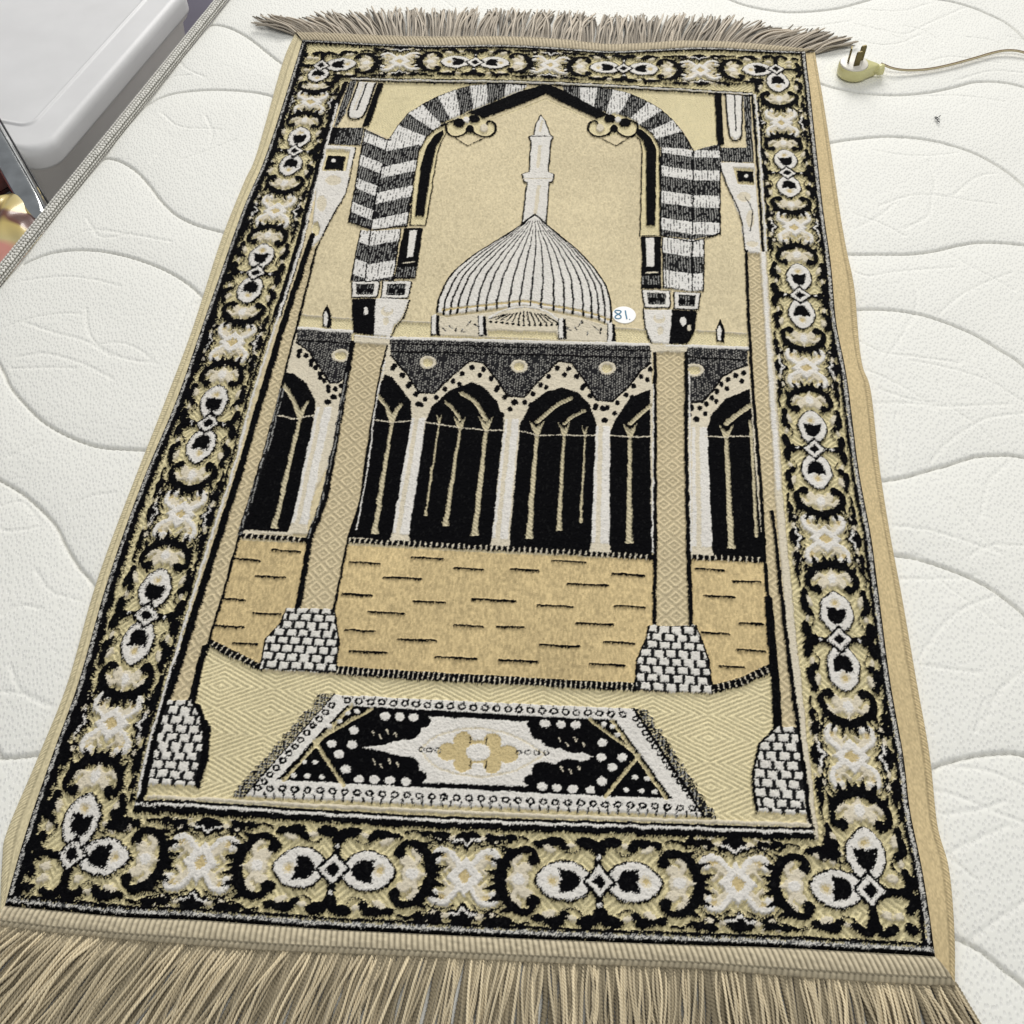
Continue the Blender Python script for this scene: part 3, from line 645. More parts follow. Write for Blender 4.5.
# column lozenges
m = CLS == COLPAT
dx = np.abs(((gx + 4) / 17) % 1 - .5) * 2; dy = np.abs((gy / 17) % 1 - .5) * 2
ring = np.abs(((dx + dy) * 1.5) % 1 - .5) * 2
HT_[m] += ((ring > .55) * 0.6)[m]; COLR[m] *= (0.86 + 0.36 * (ring > .55) * (0.65 + .35 * fine))[m][:, None]
# twisted cord columns
m = CLS == ROPE
tw = 0.5 + 0.5 * np.sin(2 * PI * (gx * 0.9 + gy) / 4.2); HT_[m] += tw[m] * .7; COLR[m] *= (0.62 + 0.45 * tw)[m][:, None]
# silky pile: fine vertical streaks
for c_, amp in ((SATIN, .26), (FLOOR, .48)):
    m = CLS == c_
    st = value_noise(gx, gy * 0.33, 0.95, 21) * .75 + value_noise(gx, gy * .30, 2.0, 22) * .25; st = np.clip((st - .5) * 1.5 + .5, 0, 1)
    COLR[m] *= (1 - amp / 2 + amp * st + .16 * (value_noise(gx, gy * .8, 75, 23) - .5))[m][:, None]  # broad soft patches paint a satin sheen into the colour
    HT_[m] += (0.5 * (st - .5))[m]
# tufts everywhere
tuft = hash2(np.floor(gx / 1.3), rowh, 6); big_n = value_noise(gx, gy, 26, 31)
plush = np.isin(CLS, [BLACK, WHITE, ECRU, GOLD, HLIGHT, HDARK, BRICK, WALL])
fib = hash2(np.floor(gx / 1.0), np.floor(gy / 2.2), 77); m = (CLS == BLACK) & (fib > .93); COLR[m] = (.0075, .0075, .008)
COLR *= (0.90 + 0.16 * tuft + 0.08 * (big_n - .5))[..., None]
HT_ += np.where(plush, 0.45 * (tuft - .5), 0.12 * (tuft - .5))
for _ in range(2):  # the plush edges are rounded, not cut
    HT_[1:-1, 1:-1] = (HT_[1:-1, 1:-1] * 2 + HT_[:-2, 1:-1] + HT_[2:, 1:-1] + HT_[1:-1, :-2] + HT_[1:-1, 2:]) / 6
ROUGH = np.where(np.isin(CLS, [SATIN, FLOOR]), 0.55, np.where(np.isin(CLS, [CREAM, RIB, COLPAT, ROPE]), 0.6, 0.9)).astype(np.float32)

# ------------------------------------------------------------------ the rug
rug = empty('prayer_rug', (0.32, 0.52, 0.0), 'beige, black and white woven prayer rug with mosque scene and fringed ends', 'prayer rug')
pile_mat = attr_mat('woven_pile', sheen=0.0, use_rough=True, bump=.35, bscale=1000)
NU, NV = 990, 1640
cl, cr = smooth_curve(mm(EL), NV), smooth_curve(mm(ER), NV)
cb, ct = smooth_curve(mm(EB), NU), smooth_curve(mm(ET), NU)
u = np.linspace(0, 1, NU)[None, :, None]; v = np.linspace(0, 1, NV)[:, None, None]
C = (1 - u) * cl[:, None] + u * cr[:, None] + (1 - v) * cb[None] + v * ct[None] - ((1 - u) * (1 - v) * cb[0] + u * (1 - v) * cb[-1] + (1 - u) * v * ct[0] + u * v * ct[-1])
px_, py_ = C[..., 0], C[..., 1]
jit = 0.42
inside = FM[np.clip(((py_ - Y0) / RES).astype(int), 0, NY - 1), np.clip(((px_ - X0) / RES).astype(int), 0, NX - 1)]
jit = np.where(inside, .27, .45); wa = np.where(inside, 0.9, 1.7)
r_d = np.minimum(np.minimum(u[..., 0], 1 - u[..., 0]) * 640, np.minimum(v[..., 0], 1 - v[..., 0]) * 1065); wa = wa * np.clip((r_d - 3) / 12, .25, 1)
jx = px_ + rng.normal(0, 1, px_.shape) * jit + wa * (value_noise(px_ + 500, py_ + 500, 8, 141) - .5) + wa * .35 * (value_noise(px_ + 500, py_ + 500, 3.2, 142) - .5)
jy = py_ + rng.normal(0, 1, px_.shape) * jit + wa * (value_noise(px_ + 500, py_ + 500, 8, 143) - .5) + wa * .35 * (value_noise(px_ + 500, py_ + 500, 3.2, 144) - .5)
# longer stray tufts lean downhill on the left border
hair = (value_noise(px_, py_ * .3, 1.4, 41) - .5) * 3.2 * np.clip((150 - px_) / 150, 0, 1)
jy = jy + hair; jx = jx + hair * .5
ci = np.clip(((jx - X0) / RES).astype(int), 0, NX - 1); ri = np.clip(((jy - Y0) / RES).astype(int), 0, NY - 1)
c0 = np.clip(((px_ - X0) / RES).astype(int), 0, NX - 1); r0 = np.clip(((py_ - Y0) / RES).astype(int), 0, NY - 1)
pcol = COLR[ri, ci]; prough = ROUGH[ri, ci]
r0, c0 = (np.clip(((py_ + jy) / 2 - Y0) / RES, 0, NY - 1)).astype(int), (np.clip(((px_ + jx) / 2 - X0) / RES, 0, NX - 1)).astype(int)
lean = (px_ < 175 - py_ * -.0) & ~inside
r2_ = np.clip(((jy + 1.3 - Y0) / RES).astype(int), 0, NY - 1); c2_ = np.clip(((jx - 1.3 - X0) / RES).astype(int), 0, NX - 1)
tk = lean & (CLS[r2_, c2_] == BLACK) & (rng.random(px_.shape) < .35 * np.clip((175 - px_) / 60, 0, 1)); pcol = np.where(tk[..., None], COLR[r2_, c2_], pcol)
edge_d = np.minimum(np.minimum(u[..., 0], 1 - u[..., 0]) * 640, np.minimum(v[..., 0], 1 - v[..., 0]) * 1065)
fall = np.clip(edge_d / 2.0, 0, 1)
h = HT_[r0, c0] * 0.00138
h = h + rng.normal(0, 0.00014, h.shape) * np.where(plush[r0, c0], 1.5, .5)
pz = wave(px_, py_) + 0.0002 + h * fall - 0.0004 * (1 - fall)
V = np.stack([px_ * .001, py_ * .001, pz], -1)
field = make_mesh('woven_field', V.reshape(-1, 3), grid_faces(NU, NV), pile_mat, colors=pcol.reshape(-1, 3), rough=prough)
child_of(field, rug)

def strip(name, inner, outer, mat, n, m, prof, colf, label=None):
    """band of cloth between two measured edges; prof(t, s_mm) -> extra height, colf -> colour"""
    a, b = smooth_curve(mm(inner), n), smooth_curve(mm(outer), n)
    t = np.linspace(0, 1, m)[None, :]
    XY = a[:, None] * (1 - t[..., None]) + b[:, None] * t[..., None]
    s = np.r_[0, np.cumsum(np.linalg.norm(np.diff(a, axis=0), axis=1))][:, None]
    w = np.linalg.norm(b - a, axis=1)[:, None]
    z = wave(XY[..., 0], XY[..., 1]) * (1 - 0.45 * t ** 4) + prof(t, s, w) * .001
    z = np.where(t > 0.999, -0.0012, z)
    Vv = np.concatenate([XY * .001, z[..., None]], -1)
    o = make_mesh(name, Vv.reshape(-1, 3), grid_faces(m, n), mat, colors=np.clip(colf(t, s, w, XY), 0, 1).reshape(-1, 3))
    if label: o['label'] = label
    return child_of(o, rug)

weave_mat = attr_mat('bound_edge_weave', rough=0.7, sheen=0.2, bump=0.25, bscale=1400)
def sel_prof(w0):
    def f(t, s, w):
        roll = np.clip((t - w0) / (1 - w0), 0, 1)
        ov = (t > w0) * (0.9 * np.sin(PI * np.clip(roll, 0, 1)) ** .6 * (0.75 + 0.25 * np.sin(2 * PI * s / 2.6)))
        return 0.25 * np.sin(2 * PI * t * w / 1.6) * (t < w0) * .5 + ov + 0.0 * s
    return f
def sel_col(base, w0):
    def f(t, s, w, XY):
        n = (0.78 + 0.42 * value_noise(XY[..., 0] * 1.0 + 60, XY[..., 1] * .5 + 60, .8, 51)) * np.where(np.abs(t - w0) < .05, .72, 1)
        st = np.where(t > w0, 0.74 + 0.36 * (np.sin(2 * PI * s / 2.6) > -.1), 1.0)
        return (np.array(base)[None, None] * (n * st)[..., None])
    return f
strip('side_selvedge', EL, OL, weave_mat, 1500, 16, sel_prof(.45), sel_col((.66, .575, .37), .45), 'narrow bound edge along the left side')
strip('side_selvedge', ER, OR, weave_mat, 1500, 24, sel_prof(.72), sel_col((.60, .475, .27), .72), 'wide bound edge along the right side')
def hem_prof(pitch):
    def f(t, s, w):
        ph_ = 2 * PI * (s / pitch + 0.9 * t)
        body = np.where(t < .74, np.abs(np.sin(ph_ / 2)) ** .7 * 1.5, np.abs(np.sin(2 * PI * (s / pitch / 2 + (t - .74) * 1.5))) ** .6 * 1.3)
        return 0.5 + .7 * value_noise(s * 1.0, t * 40, 5, 62) * (t > .05) + 1.6 * np.sin(PI * np.clip(t * 1.05, 0, 1)) ** .6 * .7 + body * np.sin(PI * np.clip((t - .03) / .95, 0, 1)) ** .4
    return f
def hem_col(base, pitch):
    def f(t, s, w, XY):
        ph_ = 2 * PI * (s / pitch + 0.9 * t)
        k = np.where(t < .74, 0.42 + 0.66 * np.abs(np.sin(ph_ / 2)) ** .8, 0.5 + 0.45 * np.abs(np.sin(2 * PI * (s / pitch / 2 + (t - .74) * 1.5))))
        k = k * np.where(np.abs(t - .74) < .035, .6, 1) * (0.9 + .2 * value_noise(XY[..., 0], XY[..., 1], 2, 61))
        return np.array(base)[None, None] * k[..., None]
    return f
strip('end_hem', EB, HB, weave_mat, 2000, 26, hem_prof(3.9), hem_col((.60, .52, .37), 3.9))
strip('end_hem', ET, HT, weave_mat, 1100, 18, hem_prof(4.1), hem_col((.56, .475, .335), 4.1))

# fringes: two-ply twisted yarns knotted into the hems
yarn_mat = attr_mat('twisted_yarn', rough=0.75, sheen=0.25)
def fringe(curve, n, ang_f, len_f, step, lift, seed, dark, spread, thick, fine=False):
    r = np.random.default_rng(seed); base = smooth_curve(mm(curve), n)
    VV, FF, CC = [], [], []; off = 0
    K = 7
    for layer in range(4):
        for i in range(n):
            if fine and layer > 1 and r.random() < (.35 if layer == 2 else .6): continue
            if not fine and layer == 3 and r.random() < .5: continue
            uu = (i + r.uniform(-.3, .3)) / (n - 1)
            cl_ = math.floor(uu * 58 + .35 * math.sin(uu * 90)); rc = np.random.default_rng(seed * 100 + cl_)
            sp_ = spread * (.3 if fine and layer == 0 else 1); a0 = math.radians(ang_f(uu) + rc.normal(0, sp_) + r.normal(0, sp_ * .55)); ln = len_f(uu) * r.uniform(.84, 1.09)
            bend = math.radians(rc.normal(0, sp_ * 1.3) + r.normal(0, sp_)); wv = r.uniform(-.17, .17); wp = r.uniform(0, 6)
            m_ = int(ln / step); tt = np.linspace(0, 1, m_)
            th = a0 + bend * tt + wv * np.sin(tt * 7 + wp) + math.radians(r.normal(0, sp_ * (2.6 if fine else 1.8))) * tt ** 3
            sg = 1 if lift > 0 else -1
            dx_ = np.sin(th); dy_ = sg * np.cos(th)
            p0 = base[min(n - 1, max(0, i))] - np.array([0, sg * 2.5])
            X = p0[0] + r.uniform(-1, 1) + np.r_[0, np.cumsum(dx_[:-1])] * ln / m_
            Y = p0[1] + np.r_[0, np.cumsum(dy_[:-1])] * ln / m_
            zt = 1.2 + layer * 1.3 + r.uniform(0, 1.2)
            Z = 1.6 + (zt - 1.6) * np.clip(tt * 4, 0, 1) + r.uniform(0, 2.2) * np.sin(PI * tt) ** 1.2 * (0.5 + .5 * layer) + r.uniform(-.4, .4) * np.sin(tt * 9 + wp)
            Z = np.maximum(Z, 1.0)
            rad = thick * (1.9 if fine and layer == 0 else 1.0) * r.uniform(.85, 1.08) * (1 - 0.25 * (tt > .96))
            thx = np.linspace(0, 2 * PI, K, endpoint=False)[None]
            tw = PI * (tt * ln / 2.5)[:, None] + r.uniform(0, 6)
            rr = rad[:, None] * (0.62 + 0.46 * np.abs(np.cos(thx - tw)))
            nx, ny = -dy_ * sg, dx_ * sg
            vx = X[:, None] + nx[:, None] * rr * np.cos(thx); vy = Y[:, None] + ny[:, None] * rr * np.cos(thx); vz = Z[:, None] + rr * np.sin(thx)
            VV.append(np.stack([vx, vy, vz], -1).reshape(-1, 3) * .001); FF.append(grid_faces(K, m_, True) + off); off += K * m_
            sh = r.uniform(.75, 1.2) * (.42, .60, .86, 1.06)[layer] if fine else r.uniform(.66, 1.2) * (0.30 + .22 * layer)  # lower yarn layers darkened: shade between strands put into the colour
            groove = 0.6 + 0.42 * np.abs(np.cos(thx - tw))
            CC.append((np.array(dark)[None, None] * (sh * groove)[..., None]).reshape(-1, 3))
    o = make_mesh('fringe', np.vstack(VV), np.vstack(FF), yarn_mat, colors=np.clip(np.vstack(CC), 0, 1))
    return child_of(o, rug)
def ang_bottom(u): return np.interp(u, [0, .1, .3, .5, .7, .9, .96, 1], [-34, -30, -18, -7, 2, 6, 14, 24])
def ang_top(u): return np.interp(u, [0, .06, .18, .22, .3, .55, .72, .8, .9, 1], [-62, -56, -34, -10, 4, 6, 8, 26, 50, 66])
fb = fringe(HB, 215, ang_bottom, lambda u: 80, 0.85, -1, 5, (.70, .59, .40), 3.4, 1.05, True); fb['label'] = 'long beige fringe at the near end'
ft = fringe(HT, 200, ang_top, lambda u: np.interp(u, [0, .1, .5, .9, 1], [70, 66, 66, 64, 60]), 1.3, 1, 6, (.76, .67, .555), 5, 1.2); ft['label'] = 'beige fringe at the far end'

# ------------------------------------------------------------------ the mattress
e0, e1 = at(10, 254), at(216, 0)
ED = (e1 - e0)[:2]; ED /= np.linalg.norm(ED); EN = np.array([ED[1], -ED[0]]); EO = e0[:2] + EN * 0.0055
S0, S1, R1 = -0.85, 0.95, 1.40
STEP = 0.0015
ns, nr = int((S1 - S0) / STEP), int(R1 / STEP)
s_ = np.linspace(S0, S1, ns); r_ = np.linspace(0, R1, nr)
def sr(p): d = np.asarray(p)[:2] - EO; return np.array([d @ ED, d @ EN])
DQ = np.full((ns, nr), 0.2, np.float32); DV = np.full((ns, nr), 0.2, np.float32)
def stamp(D, pts, rad):
    k = int(rad / STEP) + 1
    for s, r in pts:
        i, j = int((s - S0) / STEP), int(r / STEP)
        i0, i1, j0, j1 = max(0, i - k), min(ns, i + k + 1), max(0, j - k), min(nr, j + k + 1)
        if i1 <= i0 or j1 <= j0: continue
        d = np.hypot(s_[i0:i1, None] - s, r_[None, j0:j1] - r)
        np.minimum(D[i0:i1, j0:j1], d, out=D[i0:i1, j0:j1])
quilt = [
 [(205,16),(228,24),(245,33),(256,41),(277,58),(300,75)], [(145,97),(160,92),(175,89),(200,87),(225,87),(256,90),(280,97),(310,112)],
 [(98,151),(105,152),(120,158),(135,168),(148,182),(160,198),(175,212),(195,222),(220,229),(250,236)],
 [(20,257),(50,249),(80,247),(110,250),(140,258),(165,268),(185,280),(200,293),(240,330)],
 [(-60,262),(-30,310),(0,366),(8,383),(20,398),(40,418),(65,433),(95,444),(125,447),(143,448),(190,452)],
 [(-130,430),(-60,445),(0,479),(20,491),(40,508),(55,525),(65,545),(78,566),(92,582),(130,640)], [(-120,752),(-60,756),(0,756),(20,755),(45,751),(90,738)],
 [(-160,640),(-100,655),(-40,700),(0,756)], [(-200,900),(-100,905),(-40,950),(20,1040),(80,1090)],
 [(690,-22),(720,-8),(740,1),(764,7),(791,10),(831,7),(861,0),(900,-12)], [(930,-4),(954,0),(975,6),(987,11),(1007,21),(1024,35),(1060,70)],
 [(790,68),(825,83),(845,88),(870,92),(900,93),(930,90),(955,85),(975,80),(1000,80),(1024,85),(1080,104)],
 [(800,148),(833,140),(860,136),(890,134),(920,136),(950,142),(980,153),(1005,167),(1024,182),(1070,225)],
 [(820,250),(852,252),(880,252),(910,252),(935,249),(960,243),(985,240),(1024,243),(1080,254)],
 [(830,310),(860,307),(885,307),(915,311),(945,320),(975,332),(1000,347),(1024,363),(1070,410)],
 [(850,482),(888,478),(910,474),(930,468),(949,463),(974,455),(999,453),(1024,455),(1090,470)],
 [(860,548),(896,553),(915,556),(933,561),(965,573),(985,583),(999,592),(1024,612),(1060,650)],
 [(900,785),(932,768),(950,761),(975,755),(1005,752),(1024,754),(1080,768)],
 [(920,922),(956,937),(982,950),(1008,971),(1024,983),(1070,1030)],
 [(300,-40),(380,-60),(450,-55),(520,-70),(600,-90)], [(640,-30),(720,-70),(800,-78),(900,-60),(1000,-50)], [(1100,330),(1150,380),(1200,470)]]
for q in quilt:
    w = np.array([sr(at(x, y)) for x, y in q]); n = int(np.linalg.norm(np.diff(w, axis=0), axis=1).sum() / 0.002) + 2
    stamp(DQ, smooth_curve(w, n), 0.055)
# embossed sprigs of the ticking
vein = [[(690,22),(740,25),(800,26),(850,20)],[(850,6),(900,10),(930,2)],[(880,28),(905,33),(930,22),(965,6)],[(905,25),(925,30),(943,42)],[(965,36),(985,38),(1000,42)],
 [(860,40),(880,44),(900,42),(920,34)],[(912,95),(930,94),(955,94),(975,96),(1005,101)],[(960,78),(990,70),(1024,72)],[(930,60),(955,56),(1000,62)],
 [(880,205),(910,195),(940,195),(970,200),(998,203)],[(928,160),(935,180),(932,200),(928,215),(905,228)],[(855,213),(880,222),(905,235)],[(860,225),(880,215),(895,203)],
 [(954,195),(965,185),(980,175),(995,172)],[(860,340),(885,352),(920,356),(960,362)],[(910,265),(917,290),(915,310),(900,338),(888,355)],
 [(940,312),(960,295),(985,282),(1010,272)],[(850,268),(868,275),(900,270),(955,266)],[(946,248),(965,262),(990,275),(1015,290)],[(912,360),(940,365),(985,378),(1024,400)],
 [(966,340),(975,360),(985,372),(1000,385)],[(874,402),(905,402),(950,405),(1010,403)],[(880,388),(910,398),(935,402)],[(938,380),(950,404),(975,422),(995,440)],[(930,462),(950,440),(985,418),(1024,412)],
 [(896,412),(900,440),(898,470)],[(952,498),(968,520),(985,540),(1000,552)],[(1010,460),(990,480),(984,500),(982,515)],[(896,525),(925,528),(960,538),(1000,552)],[(970,555),(990,545),(1024,545)],
 [(900,578),(950,577),(980,573)],[(928,562),(945,582),(975,605),(1005,628)],[(918,660),(935,635),(960,610),(995,595)],[(920,664),(950,668),(978,672)],[(948,712),(955,735),(965,755)],[(985,700),(978,728),(976,730)],[(985,720),(1000,690),(1024,670)],
 [(935,788),(970,800),(1005,815),(1024,822)],[(944,814),(985,808),(1005,800)],[(948,854),(970,842),(1010,825)],[(948,855),(975,878)],[(970,940),(1000,918),(1024,902)],[(950,765),(990,770),(1024,785)],
 [(20,278),(60,275),(90,278),(120,285)],[(85,307),(88,330),(100,346),(125,358),(152,362)],[(22,320),(50,330),(85,340),(110,355)],[(15,355),(45,352),(80,362),(112,378)],[(95,343),(120,342),(140,350),(155,362)],[(160,330),(180,310),(205,297)],[(10,366),(40,366),(75,367)],
 [(60,240),(90,228),(130,233),(170,240)],[(85,215),(100,235),(130,232)],[(150,160),(165,145),(185,130)],[(180,158),(205,150),(235,138)],[(175,50),(185,65),(205,75)],[(180,62),(160,70),(190,72)],[(205,115),(212,130),(210,140)],[(160,110),(180,125),(220,128)],
 [(0,505),(20,500),(35,515),(38,525),(10,530),(0,528)],[(45,625),(60,605),(80,583)],[(35,570),(50,590),(80,600)],[(0,615),(20,605),(40,608)],[(10,665),(20,690),(45,705)],[(0,690),(30,695),(50,705)],[(10,455),(40,440)],[(70,505),(90,495),(115,492)]]
for i in range(45):
    s, r = random.uniform(S0, S1), random.uniform(.02, R1); a = random.uniform(0, 6.3); k = random.uniform(-9, 9); ln = random.uniform(.05, .13)
    t = np.linspace(0, ln, int(ln / .002)); th = a + k * t
    stamp(DV, np.stack([s + np.cumsum(np.cos(th)) * .002, r + np.cumsum(np.sin(th)) * .002], 1), 0.006)
for q in vein:
    w = np.array([sr(at(x, y)) for x, y in q]); n = int(np.linalg.norm(np.diff(w, axis=0), axis=1).sum() / 0.0018) + 2
    stamp(DV, smooth_curve(w, n), 0.006)
SS, RR = np.meshgrid(s_, r_, indexing='ij')
MX = EO[0] + SS * ED[0] + RR * EN[0]; MY = EO[1] + SS * ED[1] + RR * EN[1]
puff = -0.0024 * np.exp(-DQ / 0.020) - 0.0030 * np.exp(-(DQ / 0.0014) ** 2)
veins = -0.00095 * np.exp(-(DV / 0.0013) ** 2)
seam_noise = 0.0014 * (value_noise(MX * 1000 + 4000, MY * 1000 + 4000, 60, 71) - 1)
wr = (value_noise(MX * 1000 + 4000, MY * 1000 + 4000, 7.0, 73) - 1) * 0.00022 + (value_noise(MX * 1000 + 4000, MY * 1000 + 4000, 3.2, 74) - 1) * 0.00012
MZ = puff + veins + seam_noise + wr - 0.007 * np.exp(-RR / 0.010) - 0.004 * np.exp(-RR / 0.05)
# pressed-flat where the cloth lies
mat_root = empty('mattress', (float(EO[0] + EN[0] * .7), float(EO[1] + EN[1] * .7), -0.24), 'white quilted mattress with curved stitched seams and a woven tape edge, under the rug', 'mattress')
m, nt, b = new_mat('quilted_ticking')
b.inputs['Roughness'].default_value = 0.62; b.inputs['Sheen Weight'].default_value = 0.15; b.inputs['Specular IOR Level'].default_value = 0.35
tc = nt.nodes.new('ShaderNodeTexCoord'); mp = nt.nodes.new('ShaderNodeMapping')
mp.inputs['Rotation'].default_value = (0, 0, math.radians(-38)); mp.inputs['Scale'].default_value = (1.0, 0.55, 1)
vo = nt.nodes.new('ShaderNodeTexVoronoi'); vo.voronoi_dimensions = '2D'; vo.inputs['Scale'].default_value = 330; vo.inputs['Randomness'].default_value = 0.8
rp = nt.nodes.new('ShaderNodeMapRange'); rp.inputs['From Min'].default_value = 0.12; rp.inputs['From Max'].default_value = 0.40; rp.interpolation_type = 'SMOOTHSTEP'
no = nt.nodes.new('ShaderNodeTexNoise'); no.inputs['Scale'].default_value = 1500; no.inputs['Detail'].default_value = 2
ad = nt.nodes.new('ShaderNodeMath'); ad.operation = 'MULTIPLY_ADD'; ad.inputs[1].default_value = 0.35
bp = nt.nodes.new('ShaderNodeBump'); bp.inputs['Strength'].default_value = 0.40; bp.inputs['Distance'].default_value = 0.0008
cr_ = nt.nodes.new('ShaderNodeMixRGB'); cr_.inputs[1].default_value = (.77, .763, .73, 1); cr_.inputs[2].default_value = (.83, .822, .775, 1)
nt.links.new(tc.outputs['Object'], mp.inputs['Vector']); nt.links.new(mp.outputs['Vector'], vo.inputs['Vector']); nt.links.new(tc.outputs['Object'], no.inputs['Vector'])
nt.links.new(vo.outputs['Distance'], rp.inputs['Value']); nt.links.new(no.outputs['Fac'], ad.inputs[0]); nt.links.new(rp.outputs['Result'], ad.inputs[2])
nt.links.new(ad.outputs[0], bp.inputs['Height']); nt.links.new(bp.outputs['Normal'], b.inputs['Normal'])
nt.links.new(rp.outputs['Result'], cr_.inputs[0]); th_ = nt.nodes.new('ShaderNodeAttribute'); th_.attribute_name = 'Rough'   # groove shade painted dark along the seams, with the greyish thread tone
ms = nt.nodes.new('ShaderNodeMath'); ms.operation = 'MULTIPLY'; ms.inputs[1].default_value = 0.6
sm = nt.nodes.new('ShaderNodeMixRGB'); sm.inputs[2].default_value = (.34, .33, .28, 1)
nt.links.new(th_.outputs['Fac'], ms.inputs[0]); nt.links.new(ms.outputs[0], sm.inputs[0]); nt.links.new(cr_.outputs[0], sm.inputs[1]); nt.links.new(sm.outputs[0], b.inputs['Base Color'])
ticking = m
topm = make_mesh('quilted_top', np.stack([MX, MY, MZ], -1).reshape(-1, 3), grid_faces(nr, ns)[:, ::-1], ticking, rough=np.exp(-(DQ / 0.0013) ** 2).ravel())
child_of(topm, mat_root)
# side panels and base
zt, zb = -0.012, -0.24
cs = [EO + ED * S0, EO + ED * S1, EO + ED * S1 + EN * R1, EO + ED * S0 + EN * R1]
vs, fs = [], []
for k in range(4):
    a, c = cs[k], cs[(k + 1) % 4]; n0 = len(vs)
    for t in np.linspace(0, 1, 24):
        p = a * (1 - t) + c * t
        for j, zz in enumerate(np.linspace(zt, zb, 7)): vs.append((p[0], p[1], zz))
    for i in range(23):
        for j in range(6): fs.append((n0 + i * 7 + j, n0 + (i + 1) * 7 + j, n0 + (i + 1) * 7 + j + 1, n0 + i * 7 + j + 1))
side = make_mesh('side_panel', vs, fs, plain('mattress_border_cloth', (.78, .77, .75), .8, noise=.08, bump=.3), smooth=False); child_of(side, mat_root)
# woven tape rolled over the edge seam
K, n = 36, int((S1 - S0) / 0.0009)
th = np.linspace(0, 2 * PI, K, endpoint=False)[None]; ss = np.linspace(S0, S1, n)[:, None]
ca = th / (2 * PI) * 11; sa_ = ss / 0.0044
w1_ = np.abs(((sa_ + .5 * (np.floor(ca) % 2)) % 1) - .5) * 2; w2_ = np.abs((ca % 1) - .5) * 2
gap = (w1_ ** 2.5 + w2_ ** 2.5) > .62
rad = 0.0068 + np.where(gap, -0.0008, 0.0005) + 0.0003 * value_noise(ss * 1000 + 3000 + 0 * th, th * 30 + 50 + 0 * ss, 6, 81)
rx = -0.0055 + rad * np.cos(th); rz = -0.0070 + rad * np.sin(th) * 0.9
TXY = EO[None, None] + ED * ss[..., None] + EN * rx[..., None]
tcol = np.where(gap[..., None], np.array([.13, .125, .10]), np.array([.80, .78, .73])) * (0.88 + .2 * hash2(np.floor(sa_ + .5 * (np.floor(ca) % 2)), np.floor(ca) + 0 * sa_, 8))[..., None]
tape = make_mesh('edge_tape', np.concatenate([TXY, rz[..., None]], -1).reshape(-1, 3), grid_faces(K, n, True), attr_mat('woven_tape', .75), colors=tcol.reshape(-1, 3)); child_of(tape, mat_root)

# ------------------------------------------------------------------ small shape helpers for the other things
def loft(sections, cap=True):
    """closed rings of equal length -> verts, faces"""
    K = len(sections[0]); vs = np.vstack(sections); f = [tuple(q) for q in grid_faces(K, len(sections), True)]
    if cap in (True, 'first'): f.append(tuple(range(K))[::-1])
    if cap in (True, 'last'): f.append(tuple(range((len(sections) - 1) * K, len(sections) * K)))
    return vs, f
def tube(path, rad, K=10, flat=1.0):
    path = np.asarray(path, float); T = np.gradient(path, axis=0); T /= np.linalg.norm(T, axis=1)[:, None]
    N = np.cross(T, [0, 0, 1.0]); N /= np.linalg.norm(N, axis=1)[:, None]; B = np.cross(N, T)
    r = np.broadcast_to(rad, (len(path),))
    return [np.array([path[i] + r[i] * (math.cos(a) * N[i] + flat * math.sin(a) * B[i]) for a in np.linspace(0, 2 * PI, K, endpoint=False)]) for i in range(len(path))]
def rrect(w, d, r, k=6):
    pts = []
    for cx, cy, a0 in ((w - r, d - r, 0), (r, d - r, 90), (r, r, 180), (w - r, r, 270)):
        for i in range(k + 1):
            a = math.radians(a0 + 90 * i / k); pts.append((cx + r * math.cos(a), cy + r * math.sin(a)))
    return np.array(pts)

# ------------------------------------------------------------------ round price sticker
sc_ = at(624, 315.5, 0.0055); sz = float(wave(np.array(sc_[0] * 1000), np.array(sc_[1] * 1000))) + 0.0002 + 0.0020
stk = empty('price_sticker', (sc_[0], sc_[1], sz), 'small round white sticker with blue handwritten number, stuck on the rug beside the dome', 'sticker')
ra = 0.0118
t = np.linspace(0, 2 * PI, 48, endpoint=False)
ring = lambda r, z: np.stack([r * np.cos(t), r * np.sin(t), np.full(48, z)], 1)
vs, fs = loft([ring(ra, -0.0010), ring(ra, 0.0002), ring(ra - .0003, 0.0004)])
disc = make_mesh('paper_disc', vs, fs, plain('sticker_paper', (.86, .86, .86), .45), parent=stk, smooth=False)
ink = plain('blue_ink', (.02, .17, .30), .5)
g = lambda pts: np.array([(x * .001, y * .001, 0.00062) for x, y in pts])
eight = [(-5.0,5.6),(-8.2,5.4),(-9.0,3.2),(-6.5,0.8),(-3.6,-1.6),(-3.2,-4.4),(-5.6,-6.0),(-8.4,-5.2),(-8.6,-2.6),(-6,0.2),(-3.6,2.4),(-3.2,4.6),(-5.0,5.6)]
one = [(1.2,5.8),(1.6,2),(2.2,-2),(2.8,-6.0)]
dot = [(5.4,-6.0),(5.6,-6.2),(5.9,-6.4)]
vs_, fs_, o_ = [], [], 0
for st in (eight, one, dot):
    v_, f_ = loft(tube(smooth_curve(g(st), 6 * len(st)), 0.0007, 8, 0.35)); vs_.append(v_); fs_ += [tuple(i + o_ for i in q) for q in f_]; o_ += len(v_)
make_mesh('handwriting', np.vstack(vs_), fs_, ink, parent=stk)

